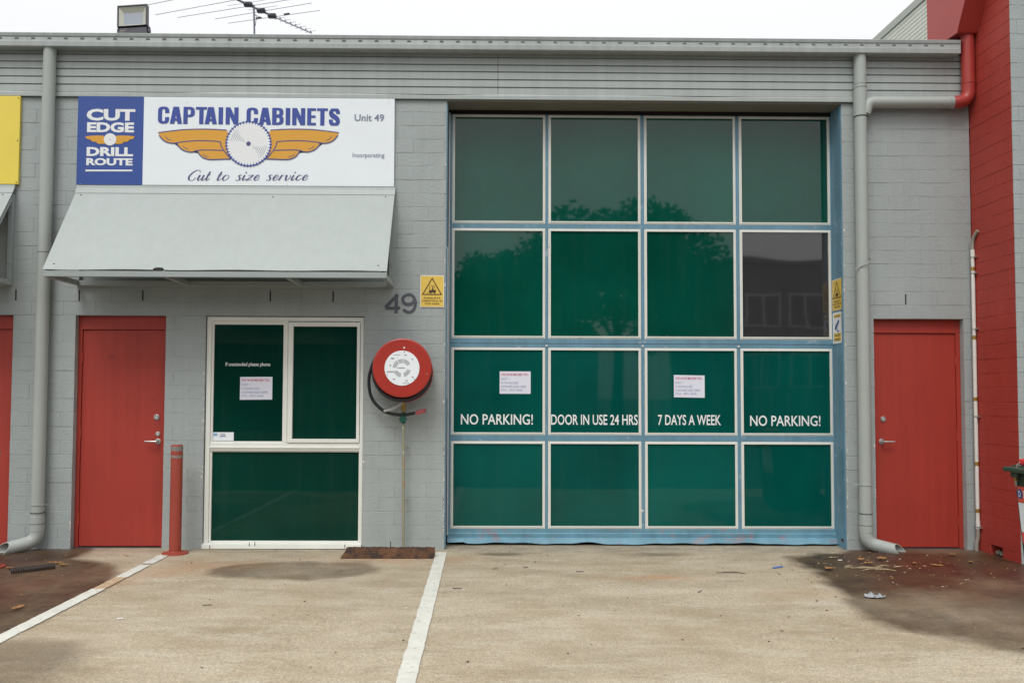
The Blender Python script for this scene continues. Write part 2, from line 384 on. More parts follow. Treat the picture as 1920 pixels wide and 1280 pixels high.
# ------------------------------------------------------------ ground
def ground():
    s = MB()
    s.add([(-300, -300, -.03), (300, -300, -.03), (300, 300, -.03), (-300, 300, -.03)], [(0, 1, 2, 3)])
    s.build('ground', MT['asphalt'], kind='structure')
    # concrete forecourt as a fine grid carrying the stain shapes as point attributes
    st = .03; X = np.arange(-9, 9 + st, st); Y = np.arange(-4.6, .33, st)
    nx, ny = len(X), len(Y)
    gx, gy = np.meshgrid(X, Y)
    pts = np.stack([gx.ravel(), gy.ravel()], 1)
    rng = np.random.RandomState(3)
    # smooth jitter for stain borders
    def wobble(a, f1, ph):
        return a * (np.sin(pts[:, 0] * f1 + ph) * np.cos(pts[:, 1] * f1 * 1.3 + ph * 2) + .5 * np.sin(pts[:, 0] * f1 * 2.7 + pts[:, 1] * f1 * 2.1 + ph))
    def sdist(poly):
        P = np.array(poly); n = len(P); x, y = pts[:, 0], pts[:, 1]
        inside = np.zeros(len(x), bool); d = np.full(len(x), 1e9)
        for i in range(n):
            a, b = P[i], P[(i + 1) % n]
            e = b - a; wv = pts - a
            t = np.clip((wv @ e) / (e @ e + 1e-12), 0, 1)
            d = np.minimum(d, np.hypot(wv[:, 0] - t * e[0], wv[:, 1] - t * e[1]))
            c = ((a[1] > y) != (b[1] > y)) & (x < (b[0] - a[0]) * (y - a[1]) / (b[1] - a[1] + 1e-12) + a[0])
            inside ^= c
        return np.where(inside, d, -d)
    def ell(cx, cy, rx, ry):
        q = np.hypot((pts[:, 0] - cx) / rx, (pts[:, 1] - cy) / ry)
        return (1 - q) * min(rx, ry)
    def fbm(scale, seed, octs=5, ay=1.0):
        r = np.random.RandomState(seed); out = np.zeros(len(pts)); amp = 1.0
        for o_ in range(octs):
            G_ = r.rand(256, 256); u = (pts[:, 0] + 20) * scale * 2 ** o_; v = (pts[:, 1] + 20) * scale * ay * 2 ** o_
            i0 = np.floor(u).astype(int); j0 = np.floor(v).astype(int); fu = u - i0; fv = v - j0
            fu = fu * fu * (3 - 2 * fu); fv = fv * fv * (3 - 2 * fv)
            g_ = lambda a, b_: G_[a % 256, b_ % 256]
            out += amp * ((g_(i0, j0) * (1 - fu) + g_(i0 + 1, j0) * fu) * (1 - fv) + (g_(i0, j0 + 1) * (1 - fu) + g_(i0 + 1, j0 + 1) * fu) * fv - .5)
            amp *= .55
        return out
    sm = lambda d, w: np.clip(d / w * .5 + .5, 0, 1)
    wetR = sdist([(3.37, .3), (3.3, -.05), (3.02, -.16), (2.78, -.29), (2.65, -.51), (2.58, -.85), (2.57, -1.26), (2.53, -1.62), (2.52, -1.87), (2.45, -2.16), (2.47, -2.5), (2.55, -2.68), (2.72, -2.8), (2.91, -2.91), (3.03, -3.06), (3.6, -3.5), (5.5, -3.5), (6, .3)])
    wetR = sm(wetR + wobble(.03, 5, 1) + fbm(1.6, 11) * .22, .07)
    wetR = wetR * np.clip(.74 + .48 * np.exp(-((pts[:, 1] + .75) / 1.0) ** 2) + fbm(1.3, 12, 6, .6) * .5, .34, 1)
    redR = sm(sdist([(3.5, -.30), (3.3, -1.06), (3.2, -1.53), (3.3, -1.9), (3.43, -2.09), (3.7, -2.3), (4.6, -2.2), (4.8, -.95), (4.4, -.36)]) + fbm(1.4, 18) * .7, .6)
    wetL = sdist([(-3.62, .3), (-3.60, -.1), (-3.45, -.45), (-3.28, -.66), (-3.09, -.80), (-2.98, -.92), (-2.88, -1.07), (-2.84, -1.41), (-2.80, -1.62), (-2.80, -3.1), (-6, -3.6), (-6, .3)])
    wetL = sm(wetL + wobble(.02, 6, 4) + fbm(2.2, 13) * .12, .05) * np.clip(.95 + fbm(1.5, 14, 6, .6) * .35, .55, 1)
    redL = sm(sdist([(-4.0, -.6), (-3.6, -1.1), (-3.1, -1.1), (-2.8, -1.3), (-2.9, -1.9), (-3.6, -2.2), (-5, -2.2), (-5, -.8)]) + fbm(1.4, 19) * .7, .6)
    wetL2 = sm(sdist([(-2.78, -2.90), (-2.61, -2.91), (-2.31, -2.96), (-2.19, -3.11), (-2.18, -3.34), (-2.2, -3.6), (-2.5, -4.2), (-4, -4.2), (-3.4, -3.0)]) + fbm(2.0, 15) * .3, .14) * .5
    pud = sm(ell(-1.50, -.90, .64, .35) + fbm(2.2, 16) * .13, .035) * np.clip(.60 + fbm(3, 17) * .3, .4, .8)
    p2 = sm(ell(.13, -.235, .21, .075) + wobble(.005, 20, 2), .02) * .62
    p3 = sm(ell(1.51, -.245, .25, .08) + wobble(.005, 20, 5), .05) * .5
    p4 = sm(ell(.42, -.19, .08, .03), .02) * .4
    wet = np.clip(np.maximum.reduce([wetR, wetL, wetL2, pud, p2, p3, p4]), 0, 1)
    rust = np.maximum.reduce([redR * wetR, redL * wetL * .8,
                              sm(sdist([(-2.78, -1.42), (-2.70, -1.2), (-2.4, -1.0), (-1.9, -.75), (-2.3, -.6), (-2.8, -.9)]) + wobble(.04, 7, 3), .3) * .55,
                              sm(ell(1.35, -1.2, .28, .06) + wobble(.02, 12, 1), .07) * .6, sm(ell(2.25, -1.7, .22, .08), .1) * .35,
                              sm(ell(-.85, -.5, .55, .14) + wobble(.03, 9, 1), .12) * .45])
    foot_dark = np.clip(1 - (-pts[:, 1]) / .22, 0, 1) * .5          # concrete gets darker towards the wall foot
    z = 0.0015 * np.sin(pts[:, 0] * 1.7) * np.cos(pts[:, 1] * 2.1)
    z = z - 0.002
    me = bpy.data.meshes.new('concrete_forecourt')
    idx = np.arange(nx * ny).reshape(ny, nx)
    quads = np.stack([idx[:-1, :-1].ravel(), idx[:-1, 1:].ravel(), idx[1:, 1:].ravel(), idx[1:, :-1].ravel()], 1)
    me.vertices.add(nx * ny); me.vertices.foreach_set('co', np.column_stack([pts, z]).ravel())
    me.loops.add(quads.size); me.loops.foreach_set('vertex_index', quads.ravel().astype(np.int32))
    me.polygons.add(len(quads)); me.polygons.foreach_set('loop_start', np.arange(0, quads.size, 4, dtype=np.int32))
    me.polygons.foreach_set('loop_total', np.full(len(quads), 4, dtype=np.int32))
    me.update(calc_edges=True); me.validate()
    at = me.color_attributes.new('stain', 'FLOAT_COLOR', 'POINT')
    at.data.foreach_set('color', np.column_stack([wet, rust, foot_dark, np.ones_like(wet)]).ravel().astype(np.float32))
    o = bpy.data.objects.new('concrete_forecourt', me); col.objects.link(o); tag(o, kind='structure')
    m = bpy.data.materials.new('stained_concrete'); m.use_nodes = True; nt = m.node_tree; nd = nt.nodes; ln = nt.links
    b = nd['Principled BSDF']; g = nd.new('ShaderNodeNewGeometry')
    a = nd.new('ShaderNodeVertexColor'); a.layer_name = 'stain'
    sp = nd.new('ShaderNodeSeparateColor'); ln.new(a.outputs['Color'], sp.inputs[0])
    def noise(sc, det=8, rough=.65, stretch=None):
        n = nd.new('ShaderNodeTexNoise'); n.inputs['Scale'].default_value = sc; n.inputs['Detail'].default_value = det
        n.inputs['Roughness'].default_value = rough
        if stretch:
            mp = nd.new('ShaderNodeMapping'); mp.inputs['Scale'].default_value = stretch
            ln.new(g.outputs['Position'], mp.inputs['Vector']); ln.new(mp.outputs[0], n.inputs['Vector'])
        else: ln.new(g.outputs['Position'], n.inputs['Vector'])
        return n.outputs['Fac']
    def ramp(v, a0, a1, t0=0., t1=1.):
        r = nd.new('ShaderNodeMapRange'); r.inputs['From Min'].default_value = a0; r.inputs['From Max'].default_value = a1
        r.inputs['To Min'].default_value = t0; r.inputs['To Max'].default_value = t1; ln.new(v, r.inputs['Value']); return r.outputs['Result']
    def mix(f, A, B, mode='MIX'):
        x = nd.new('ShaderNodeMix'); x.data_type = 'RGBA'; x.blend_type = mode
        for s_, v in (('Factor', f), ('A', A), ('B', B)):
            if isinstance(v, (int, float)): x.inputs[s_].default_value = v
            elif isinstance(v, tuple): x.inputs[s_].default_value = (*v, 1)
            else: ln.new(v, x.inputs[s_])
        return x.outputs['Result']
    def math_(op, A, B):
        x = nd.new('ShaderNodeMath'); x.operation = op; x.use_clamp = True
        for i, v in enumerate((A, B)):
            if isinstance(v, (int, float)): x.inputs[i].default_value = v
            else: ln.new(v, x.inputs[i])
        return x.outputs[0]
    c = mix(ramp(noise(1.3, 8, .68, (.6, 1.2, 1)), .33, .67), (.345, .285, .195), (.480, .412, .305))
    c = mix(ramp(noise(2.6, 9, .72, (.45, 1.5, 1)), .50, .70, 0, .8), c, (.285, .228, .150))                      # brown patches
    c = mix(ramp(noise(.95, 7, .7), .46, .66, 0, .62), c, (.295, .225, .135))                 # broad brown blotches
    c = mix(ramp(noise(3.7, 9, .75, (.5, 1.4, 1)), .50, .70, 0, .8), c, (.50, .455, .365))                  # pale worn patches
    c = mix(ramp(noise(6, 7, .8), .60, .68, 0, .6), c, (.235, .20, .16))
    agg = ramp(noise(110, 3, .75), .35, .65, .68, 1.30); c = mix(1.0, c, agg, 'MULTIPLY')
    agg2 = ramp(noise(38, 5, .8), .32, .68, .80, 1.18); c = mix(1.0, c, agg2, 'MULTIPLY')
    vor = nd.new('ShaderNodeTexVoronoi'); vor.inputs['Scale'].default_value = 55; ln.new(g.outputs['Position'], vor.inputs['Vector'])
    c = mix(ramp(vor.outputs['Distance'], .10, .16, .45, 0), c, (.16, .12, .085))
    edge = math_('ADD', sp.outputs[0], math_('MULTIPLY', math_('SUBTRACT', noise(7, 9, .78), .5), math_('MULTIPLY', sp.outputs[0], 1.1)))
    wetc = mix(1.0, c, mix(ramp(noise(3.2, 8, .72), .36, .66), (.080, .056, .034), (.27, .20, .125)), 'MULTIPLY')
    c = mix(edge, c, wetc)
    rf = math_('MULTIPLY', sp.outputs[1], ramp(noise(2.8, 7, .7, (1, .5, 1)), .30, .52))
    rustc = mix(edge, (.40, .19, .075), mix(ramp(noise(6, 7, .7), .4, .62), (.048, .009, .005), (.095, .028, .012)))
    c = mix(math_('MULTIPLY', rf, .95), c, rustc)
    c = mix(math_('MULTIPLY', sp.outputs[2], ramp(noise(5, 6), .35, .6)), c, (.16, .14, .115))
    ln.new(c, b.inputs['Base Color'])
    rg = nd.new('ShaderNodeMapRange'); rg.inputs['To Min'].default_value = .78; rg.inputs['To Max'].default_value = .50
    ln.new(sp.outputs[0], rg.inputs['Value']); ln.new(rg.outputs[0], b.inputs['Roughness'])
    bp = nd.new('ShaderNodeBump'); bp.inputs['Strength'].default_value = .5; bp.inputs['Distance'].default_value = .004
    ln.new(noise(120, 4, .7), bp.inputs['Height']); ln.new(bp.outputs[0], b.inputs['Normal'])
    me.materials.append(m)
    # painted bay lines, hand-painted edges
    def line(x0, y0, x1, y1, w, mt, seg=60, z=.004):
        s = MB(); vs = []; n = seg
        for i in range(n + 1):
            t = i / n; x = x0 + (x1 - x0) * t; y = y0 + (y1 - y0) * t
            e1 = .002 * math.sin(t * 90) + random.uniform(-.002, .002); e2 = random.uniform(-.0025, .0025)
            vs += [(x - w / 2 + e1, y, z), (x + w / 2 + e2, y, z)]
        s.add(vs, [(2 * i, 2 * i + 1, 2 * i + 3, 2 * i + 2) for i in range(n)])
        return s.build('painted_line', mt, o)
    line(-.405, -.165, -.393, -4.6, .098, MT['line'], 90)
    line(-2.825, -.22, -2.822, -.70, .092, MT['line'], 12)
    line(-2.818, -.76, -2.815, -1.23, .092, MT['line'], 12)
    line(-2.815, -1.23, -2.810, -1.62, .090, MT['linetan'], 10)
    line(-2.810, -1.62, -2.795, -4.6, .098, MT['line'], 80)
ground()

# ------------------------------------------------------------ block walls
PZ, PX, GAP = .128, .2922, .0018
_cache = {}
def block_mesh(w, h, m, var, depth=.10, bev=.0016):
    key = (round(w, 3), round(h, 3), m.name, var, depth)
    if key in _cache: return _cache[key]
    rnd = random.Random(int(w * 1000) * 31 + int(h * 1000) * 7 + var)
    j = lambda a: rnd.uniform(-a, a)
    W2, H2 = w / 2, h / 2
    cs = [(-W2, -H2), (W2, -H2), (W2, H2), (-W2, H2)]
    cs = [(a + j(.0012), b + j(.0016)) for a, b in cs]
    if w > .1:   # slightly wavy bottom/top arris
        cs = [cs[0], (j(.06), -H2 + j(.0018)), cs[1], cs[2], (j(.06), H2 + j(.0018)), cs[3]]
    n = len(cs)
    vs = [(a, depth, b) for a, b in cs] + [(a, bev, b) for a, b in cs]
    k = 1 - bev * .5 / max(W2, .02); kz = 1 - bev * 1.3 / max(H2, .02)
    vs += [(a * k, j(.0012), b * kz) for a, b in cs]
    fs = []
    for i in range(n):
        i2 = (i + 1) % n
        fs += [(i, i2, n + i2, n + i), (n + i, n + i2, 2 * n + i2, 2 * n + i)]
    fs.append(tuple(2 * n + i for i in range(n)))
    me = bpy.data.meshes.new('block'); me.from_pydata(vs, [], fs); me.materials.append(m)
    bm = bmesh.new(); bm.from_mesh(me); bmesh.ops.recalc_face_normals(bm, faces=bm.faces[:]); bm.to_mesh(me); bm.free()
    _cache[key] = me; return me

def lay_blocks(wall, x0, x1, z0, z1, openings, xref, m, hidden=(), to_world=None, limit=300, name='block', depth=.10):
    """courses hang from z=2.135; to_world maps (x, z) of the wall plane to a matrix"""
    out = []
    k0 = math.floor((z0 - 2.135) / PZ); k1 = math.ceil((z1 - 2.135) / PZ)
    for k in range(k0, k1):
        a = max(2.135 + k * PZ, z0); b = min(2.135 + (k + 1) * PZ, z1)
        if b - a < .02: continue
        off = xref + (PX / 2 if k % 2 == 0 else 0)
        i0 = math.floor((x0 - off) / PX); i1 = math.ceil((x1 - off) / PX)
        for i in range(i0, i1):
            segs = [(max(off + i * PX, x0), min(off + (i + 1) * PX, x1))]
            for (ox0, ox1, oz0, oz1) in openings:
                if min(b, oz1) - max(a, oz0) > .5 * (b - a):
                    ns = []
                    for (s0, s1) in segs:
                        if ox1 <= s0 or ox0 >= s1: ns.append((s0, s1)); continue
                        if ox0 > s0: ns.append((s0, ox0))
                        if ox1 < s1: ns.append((ox1, s1))
                    segs = ns
            for (s0, s1) in segs:
                if s1 - s0 < .025: continue
                out.append((s0, s1, a, b))
    vis = []; hid = []
    for (s0, s1, a, b) in out:
        h = any(s0 >= q[0] - .001 and s1 <= q[1] + .001 and a >= q[2] - .001 and b <= q[3] + .001 for q in hidden)
        (hid if h else vis).append((s0, s1, a, b))
    vis.sort(key=lambda q: -(q[1] - q[0]) * (q[3] - q[2]))
    rest = hid + vis[limit:]; vis = vis[:limit]
    for (s0, s1, a, b) in vis:
        w, h = s1 - s0 - GAP * .5, b - a - GAP
        me = block_mesh(round(w, 3), round(h, 3), m, random.randrange(5), depth)
        o = bpy.data.objects.new(name, me); col.objects.link(o); o.parent = wall
        o.matrix_parent_inverse = parent_matrix(wall).inverted()
        mw = to_world((s0 + s1) / 2, (a + b) / 2) @ Matrix.Translation((0, random.uniform(-.0008, .0008), 0)) @ Matrix.Rotation(random.uniform(-.002, .002), 4, 'Y')
        o.matrix_basis = mw
    if rest:
        s = MB()
        for (s0, s1, a, b) in rest:
            me = block_mesh(round(s1 - s0 - GAP, 3), round(b - a - GAP, 3), m, random.randrange(3), depth)
            mw = to_world((s0 + s1) / 2, (a + b) / 2)
            s.add([mw @ v.co for v in me.vertices], [tuple(p.vertices) for p in me.polygons])
        s.build('block_mass', m, wall, kind='stuff')

front = lambda x, z: Matrix.Translation((x, 0, z))
WT = 4.171
left_wall = empty('block_wall', (-2.5, 0, 0), 'long grey painted block wall left of the blue roller door, behind sign and awning', 'wall')
ND = (-5.23, -4.373, -1, 2.135); LD = (-3.80, -2.97, -1, 2.135); WIN = (-2.604, -1.145, -1, 2.135)
lay_blocks(left_wall, -6.2, -.389, -.02, WT, [ND, LD, WIN], -1.432, MT['block'],
           hidden=[(-3.83, -.86, 3.30, 4.3), (-9, -4.30, 3.28, 4.3), (-9, -4.62, -1, 5), (-3.75, -.95, 2.52, 3.40)], to_world=front)
s = MB()
for (a, b, z0, z1) in ((-6.2, -5.23, -.05, WT), (-5.23, -4.373, 2.135, WT), (-4.373, -3.80, -.05, WT), (-3.80, -2.97, 2.135, WT),
                       (-2.97, -2.604, -.05, WT), (-2.604, -1.145, 2.135, WT), (-1.145, -.389, -.05, WT)):
    s.box(a + .0005, b - .0005, .0020, .24, z0, z1 - .001)
s.build('mortar_backing', MT['mortar'], left_wall)
# narrow open joints over the door and window heads
for x in (-4.355, -3.773, -3.189, -2.013, -1.432):
    MB().box(x - .006, x + .006, -.0022, .003, 2.268 + random.uniform(-.004, .004), 2.368).build('open_joint', MT['crack'], left_wall)
# flaked paint along the arrises
s = MB()
def chips(s, x, z0, z1, n, side, y=-.0018):
    for i in range(n):
        z = random.uniform(z0, z1); a = random.uniform(.003, .010); b = random.uniform(.006, .026)
        xx = x + side * random.uniform(.0, .008)
        pts = [(xx + a * math.cos(t) * random.uniform(.6, 1), z + b * math.sin(t) * random.uniform(.6, 1)) for t in [k * math.pi / 3.5 for k in range(7)]]
        s.flat(pts, y)
chips(s, -.394, .15, 1.0, 26, -1); chips(s, -2.609, .3, 1.9, 12, -1); chips(s, -2.966, .6, 1.6, 3, 1); chips(s, -1.14, .5, .9, 3, 1)
chips(s, -.394, 1.2, 4.0, 8, -1); chips(s, -3.805, .02, .5, 5, -1)
s.build('paint_chips', MT['chip'], left_wall, kind='stuff')
# hand-painted unit number
s = MB(); y = -.0026
def brush(pts, w): 
    P = smooth_path([(a, b, 0) for a, b in pts], 6); s.strip([(p.x, p.y) for p in P], [w * random.uniform(.88, 1.1) for _ in P], y)
s.strip([(-.830, 2.335), (-.848, 2.325), (-.944, 2.222), (-.930, 2.213)], [.026, .030, .032, .027], y)
s.strip([(-.948, 2.214), (-.9, 2.213), (-.812, 2.216)], [.029, .026, .031], y - .0003)
s.strip([(-.845, 2.345), (-.846, 2.27), (-.848, 2.165)], [.027, .032, .030], y - .0006)
s.build('painted_digit', MT['numbers'], left_wall, label='dark grey hand-painted figure 4')
s = MB()
brush([(-.680, 2.300), (-.700, 2.330), (-.735, 2.338), (-.775, 2.322), (-.787, 2.288), (-.770, 2.258), (-.735, 2.246), (-.700, 2.258), (-.681, 2.290)], .029)
y -= .0003
brush([(-.688, 2.318), (-.671, 2.28), (-.672, 2.235), (-.688, 2.195), (-.722, 2.176), (-.755, 2.182), (-.782, 2.202)], .029)
s.build('painted_digit', MT['numbers'], left_wall, label='dark grey hand-painted figure 9')

right_wall = empty('block_wall', (3.95, 0, 0), 'narrow grey block wall with second red door between roller door and red wall', 'wall')
RD = (3.603, 4.446, -1, 2.135)
lay_blocks(right_wall, 3.325, 4.535, -.02, WT, [RD], 3.907, MT['block'], to_world=front)
s = MB()
for (a, b, z0, z1) in ((3.325, 3.603, -.05, WT), (3.603, 4.446, 2.135, WT), (4.446, 4.535, -.05, WT)):
    s.box(a + .0005, b - .0005, .0020, .24, z0, z1 - .001)
s.build('mortar_backing', MT['mortar'], right_wall)
MB().box(3.901, 3.913, -.0022, .003, 2.268, 2.366).build('open_joint', MT['crack'], right_wall)
s = MB(); chips(s, 3.330, .1, 1.9, 24, 1); chips(s, 3.598, .2, 1.2, 6, -1); chips(s, 3.330, 2.2, 3.4, 5, 1)
s.build('paint_chips', MT['chip'], right_wall, kind='stuff')

# projecting red wall, its left face at x = 4.54, runs .645 m towards the camera
blade = empty('red_wall', (4.7, -.3, 0), 'red painted block wall jutting forward at the right edge, grey front end', 'wall')
side = lambda u, z: Matrix.Translation((4.54, -u, z)) @ Matrix.Rotation(-math.pi / 2, 4, 'Z')   # u = distance in front of the facade
lay_blocks(blade, 0, .642, -.02, 6.6, [(.205, .385, -.02, .105)], .06, MT['redwall'], to_world=side, hidden=[(-1, 9, 5.3, 9)])
endf = lambda x, z: Matrix.Translation((x, -.648, z))
s = MB(); s.box(4.5435, 5.2, -.6415, -.385, -.05, 6.6).box(4.5435, 5.2, -.205, .24, -.05, 6.6).box(4.5435, 5.2, -.385, -.205, .110, 6.6).box(4.66, 5.2, -.385, -.205, -.05, .11)
s.build('mortar_backing', MT['redwall'], blade)
MB().box(4.5415, 5.2, -.6455, -.6425, -.05, 6.6).build('end_render', MT['mortar'], blade)
lay_blocks(blade, 4.5405, 5.2, -.02, 6.6, [], 4.60, MT['block'], to_world=endf, depth=.0055, hidden=[(4.9, 9, -1, 9), (-1, 9, 5.3, 9)])
s = MB()
for i in range(9):
    x = 4.575 + random.uniform(0, .05); yy = -.23 - i * .016; r = random.uniform(.012, .03)
    bm = bmesh.new(); bmesh.ops.create_icosphere(bm, subdivisions=1, radius=r)
    s.add([(v.co.x + x, v.co.y + yy, v.co.z * .8 + r * .7 + random.uniform(-.003, .003)) for v in bm.verts], [tuple(v.index for v in f.verts) for f in bm.faces]); bm.free()
s.build('rubble', MT['greyconduit'], blade, kind='stuff')

# ------------------------------------------------------------ fascia cladding, flashing, soffit, roof
fascia = empty('fascia_cladding', (0, 0, 4.17), 'grey ribbed metal cladding band under the gutter across the whole front', 'cladding')
ribs = [4.640, 4.575, 4.506, 4.440, 4.366, 4.293, 4.219]
for (xa, xb) in ((-6.2, .086), (.090, 4.535)):
    for i in range(6):
        zt, zb = ribs[i], ribs[i + 1]
        # each pan laps over the next with a small dark rib groove
        prof = [(-.008, zt), (-.008, zt - .010), (-.022, zt - .013), (-.0225, zb), (-.003, zb), (-.003, zt)]
        MB().prismx(prof, xa, xb).build('cladding_pan', MT['steel'], fascia)
MB().box(-6.2, 4.535, -.004, .05, 4.10 + .073, 4.75).build('backing_sheet', MT['dark'], fascia)
# folded flashing with a slightly wavy lower lip
s = MB(); n = 90; vs = []
for i in range(n + 1):
    x = -6.2 + (4.535 + 6.2) * i / n
    w = .003 * math.sin(x * 2.3) + .002 * math.sin(x * 5.1 + 1)
    vs += [(x, -.0245, 4.2155 + w), (x, -.028, 4.207), (x, -.028, 4.1735), (x, -.006, 4.1725), (x, -.006, 4.2155 + w)]
s.add(vs, [(5 * i + k, 5 * i + (k + 1) % 5, 5 * i + 5 + (k + 1) % 5, 5 * i + 5 + k) for i in range(n) for k in range(5)])
s.build('flashing', MT['steel'], fascia)
MB().box(-.389, 3.325, -.005, .235, 4.158, 4.1715).build('soffit', MT['soffit'], fascia)
MB().box(-.389, 3.325, .235, .30, 4.118, 4.1715).build('soffit', MT['dark'], fascia)
s = MB()
for x in (-2.3, -.2, .09, 1.3, 2.9, 4.2):
    for z in (4.19,):
        s.disc(x, z, .004, -.0315, -.027, 8)
s.build('rivets', MT['awnframe'], fascia, kind='stuff')

gutter = empty('roof_gutter', (0, -.07, 4.6), 'long grey metal roof gutter with a row of overflow slots along the top', 'gutter')
gprof = [(-.026, 4.752), (-.026, 4.602), (-.120, 4.594), (-.140, 4.600), (-.140, 4.642), (-.132, 4.650), (-.128, 4.688), (-.136, 4.696), (-.140, 4.722), (-.132, 4.728), (-.120, 4.722), (-.122, 4.700), (-.118, 4.655), (-.124, 4.610), (-.040, 4.612), (-.036, 4.752)]
for (xa, xb) in ((-6.2, .103), (.101, 4.388)):
    pr = gprof if xa < 0 else [(a - .002 if a < -.05 else a, b) for a, b in gprof]
    MB().prismx(pr, xa, xb).build('gutter_channel', MT['gutter'], gutter)
MB().prismx([(-.142, 4.600), (-.142, 4.724), (-.03, 4.752), (-.03, 4.600)], 4.388, 4.392).build('end_cap', MT['gutter'], gutter)
me0 = None
for i in range(62):
    x = -4.79 + i * .1502
    if x > 4.33: break
    if me0 is None:
        s = MB(); s.prism([(-.020, -.006), (-.013, .009), (.013, .009), (.020, -.006)], -.0015, .003)
        o = s.build('overflow_slot', MT['slot'], gutter); me0 = o.data
        o.matrix_parent_inverse = Matrix.Identity(4)
    else:
        o = bpy.data.objects.new('overflow_slot', me0); col.objects.link(o); o.parent = gutter
    o.location = Vector((x, -.1315, 4.672)) - gutter.location
s = MB(); s.add([(-6.2, -.03, 4.75), (4.53, -.03, 4.75), (4.53, 9, 4.35), (-6.2, 9, 4.35)], [(0, 1, 2, 3)])
for i in range(56):
    x = -6.1 + i * .19
    s.add([(x - .015, -.02, 4.748), (x, -.02, 4.77), (x + .015, -.02, 4.748), (x - .015, 9, 4.349), (x, 9, 4.371), (x + .015, 9, 4.349)], [(0, 1, 4, 3), (1, 2, 5, 4), (0, 2, 1), (3, 4, 5)])
tag(s.build('roof', MT['roof']), 'low grey ribbed metal roof just behind the gutter', 'roof')

# neighbour's upper side wall and red sloping gutter box
up = empty('neighbour_side_wall', (4.7, 3, 4.6), 'pale ribbed cladding wall of the taller building behind, top right', 'wall')
for i in range(22):
    z = 4.55 + i * .0445
    if z + .0445 > 5.53: break
    pr = [(4.548, z + .002), (4.540, z + .007), (4.540, z + .0405), (4.548, z + .0435), (4.56, z + .0435), (4.56, z + .002)]
    s = MB(); n = len(pr)
    s.add([(p[0], .3, p[1]) for p in pr] + [(p[0], 8, p[1]) for p in pr], [tuple(range(n)), tuple(reversed(range(n, 2 * n)))] + [(k, (k + 1) % n, (k + 1) % n + n, k + n) for k in range(n)])
    s.build('cladding_board', MT['clad'], up)
MB().box(4.548, 4.9, .245, 8, 4.2, 5.53).build('backing_sheet', MT['cladcap'], up)
MB().box(4.525, 4.9, .3, 8.02, 5.532, 5.618, .003).build('wall_cap', MT['cladcap'], up)

rbox = empty('sloping_gutter_box', (4.44, -.1, 4.8), 'red painted sloping metal box gutter jutting out at the top right', 'gutter')
pr = [(.36, 4.795), (0.0, 4.795), (-.17, 4.790), (-.31, 5.028), (-.62, 5.55), (.36, 5.55)]
MB().prismx(pr, 4.345, 4.539).build('box_shell', MT['redmetal'], rbox)
MB().prismx([(-.002, 4.786), (-.172, 4.781), (-.180, 4.790), (-.002, 4.796)], 4.343, 4.5395).build('lower_lip', MT['redmetal'], rbox)

# ------------------------------------------------------------ pipes
def elbow(c, a, b, r, n=8):
    """quarter bend round corner c coming from direction a going to b with bend radius r"""
    c, a, b = Vector(c), Vector(a).normalized(), Vector(b).normalized()
    p0, p2 = c - a * r, c + b * r
    return [((1 - t) ** 2) * p0 + 2 * t * (1 - t) * c + t * t * p2 for t in [i / n for i in range(n + 1)]]

def spout(pts, r, thick, mouth_cut):
    """open-ended pipe; last ring sheared so that the mouth opens upwards"""
    s = MB(); seg = 24
    P = [Vector(p) for p in pts]; d = (P[-1] - P[-2]).normalized()
    outer = MB().tube(P, r, seg, caps=False); inner = MB().tube(P, r - thick, seg, caps=False)
    n = len(P)
    def cut(v):
        q = []
        for i, co in enumerate(v):
            if i >= (n - 1) * seg:
                co = Vector(co); h = (co - P[-1]).dot(Vector((0, -.72, .69))); co = co - d * (h + r) * mouth_cut
                co = tuple(co)
            q.append(co)
        return q
    ov, iv = cut(outer.v), cut(inner.v)
    s.add(ov, outer.f, True); s.add(iv, [tuple(reversed(f)) for f in inner.f], True)
    k = (n - 1) * seg
    rim = ov[k:] + iv[k:]
    s.add(rim, [(i, (i + 1) % seg, seg + (i + 1) % seg, seg + i) for i in range(seg)])
    return s

PR = .0555
def ring(x, y, z, r=PR + .0035, h=.008): return MB().lathe_z(x, y, [(PR - .004, z), (r, z), (r, z + h), (PR - .004, z + h)], 28)
# left downpipe
dp = empty('downpipe', (-4.065, -.075, 0), 'grey round downpipe left of the unit with a white-edged spout turning left', 'downpipe', 'round downpipes from the roof gutter')
xl = -4.066; yl = -.072
MB().tube([(xl + .004, yl, 4.60), (xl + .002, yl, 4.2), (xl - .002, yl, .17)], PR, 28).build('pipe', MT['pipe'], dp)
for z in (2.70,): ring(xl, yl, z, PR + .0012, .004).build('collar', MT['crack'], dp)
for z in (.405, .335, .235): ring(xl - .001, yl, z, PR + .0056, .0045).build('collar', MT['crack'] if z != .405 else MT['pipe'], dp)
MB().lathe_z(xl - .001, yl, [(PR, .17), (PR + .005, .172), (PR + .005, .30), (PR, .302)], 28).build('coupling', MT['pipe'], dp)
dirL = Vector((-.80, -.58, -.21)).normalized()
el = elbow((xl - .001, yl, .085), (0, 0, -1), dirL, .085)
spout([(xl - .001, yl, .18)] + el + [el[-1] + dirL * .10, el[-1] + dirL * .28], PR + .003, .005, 1.3).build('spout', MT['pipe'], dp)
MB().box(xl + .05, xl + .10, -.075, -.069, .405, .409).build('bracket', MT['awnframe'], dp)
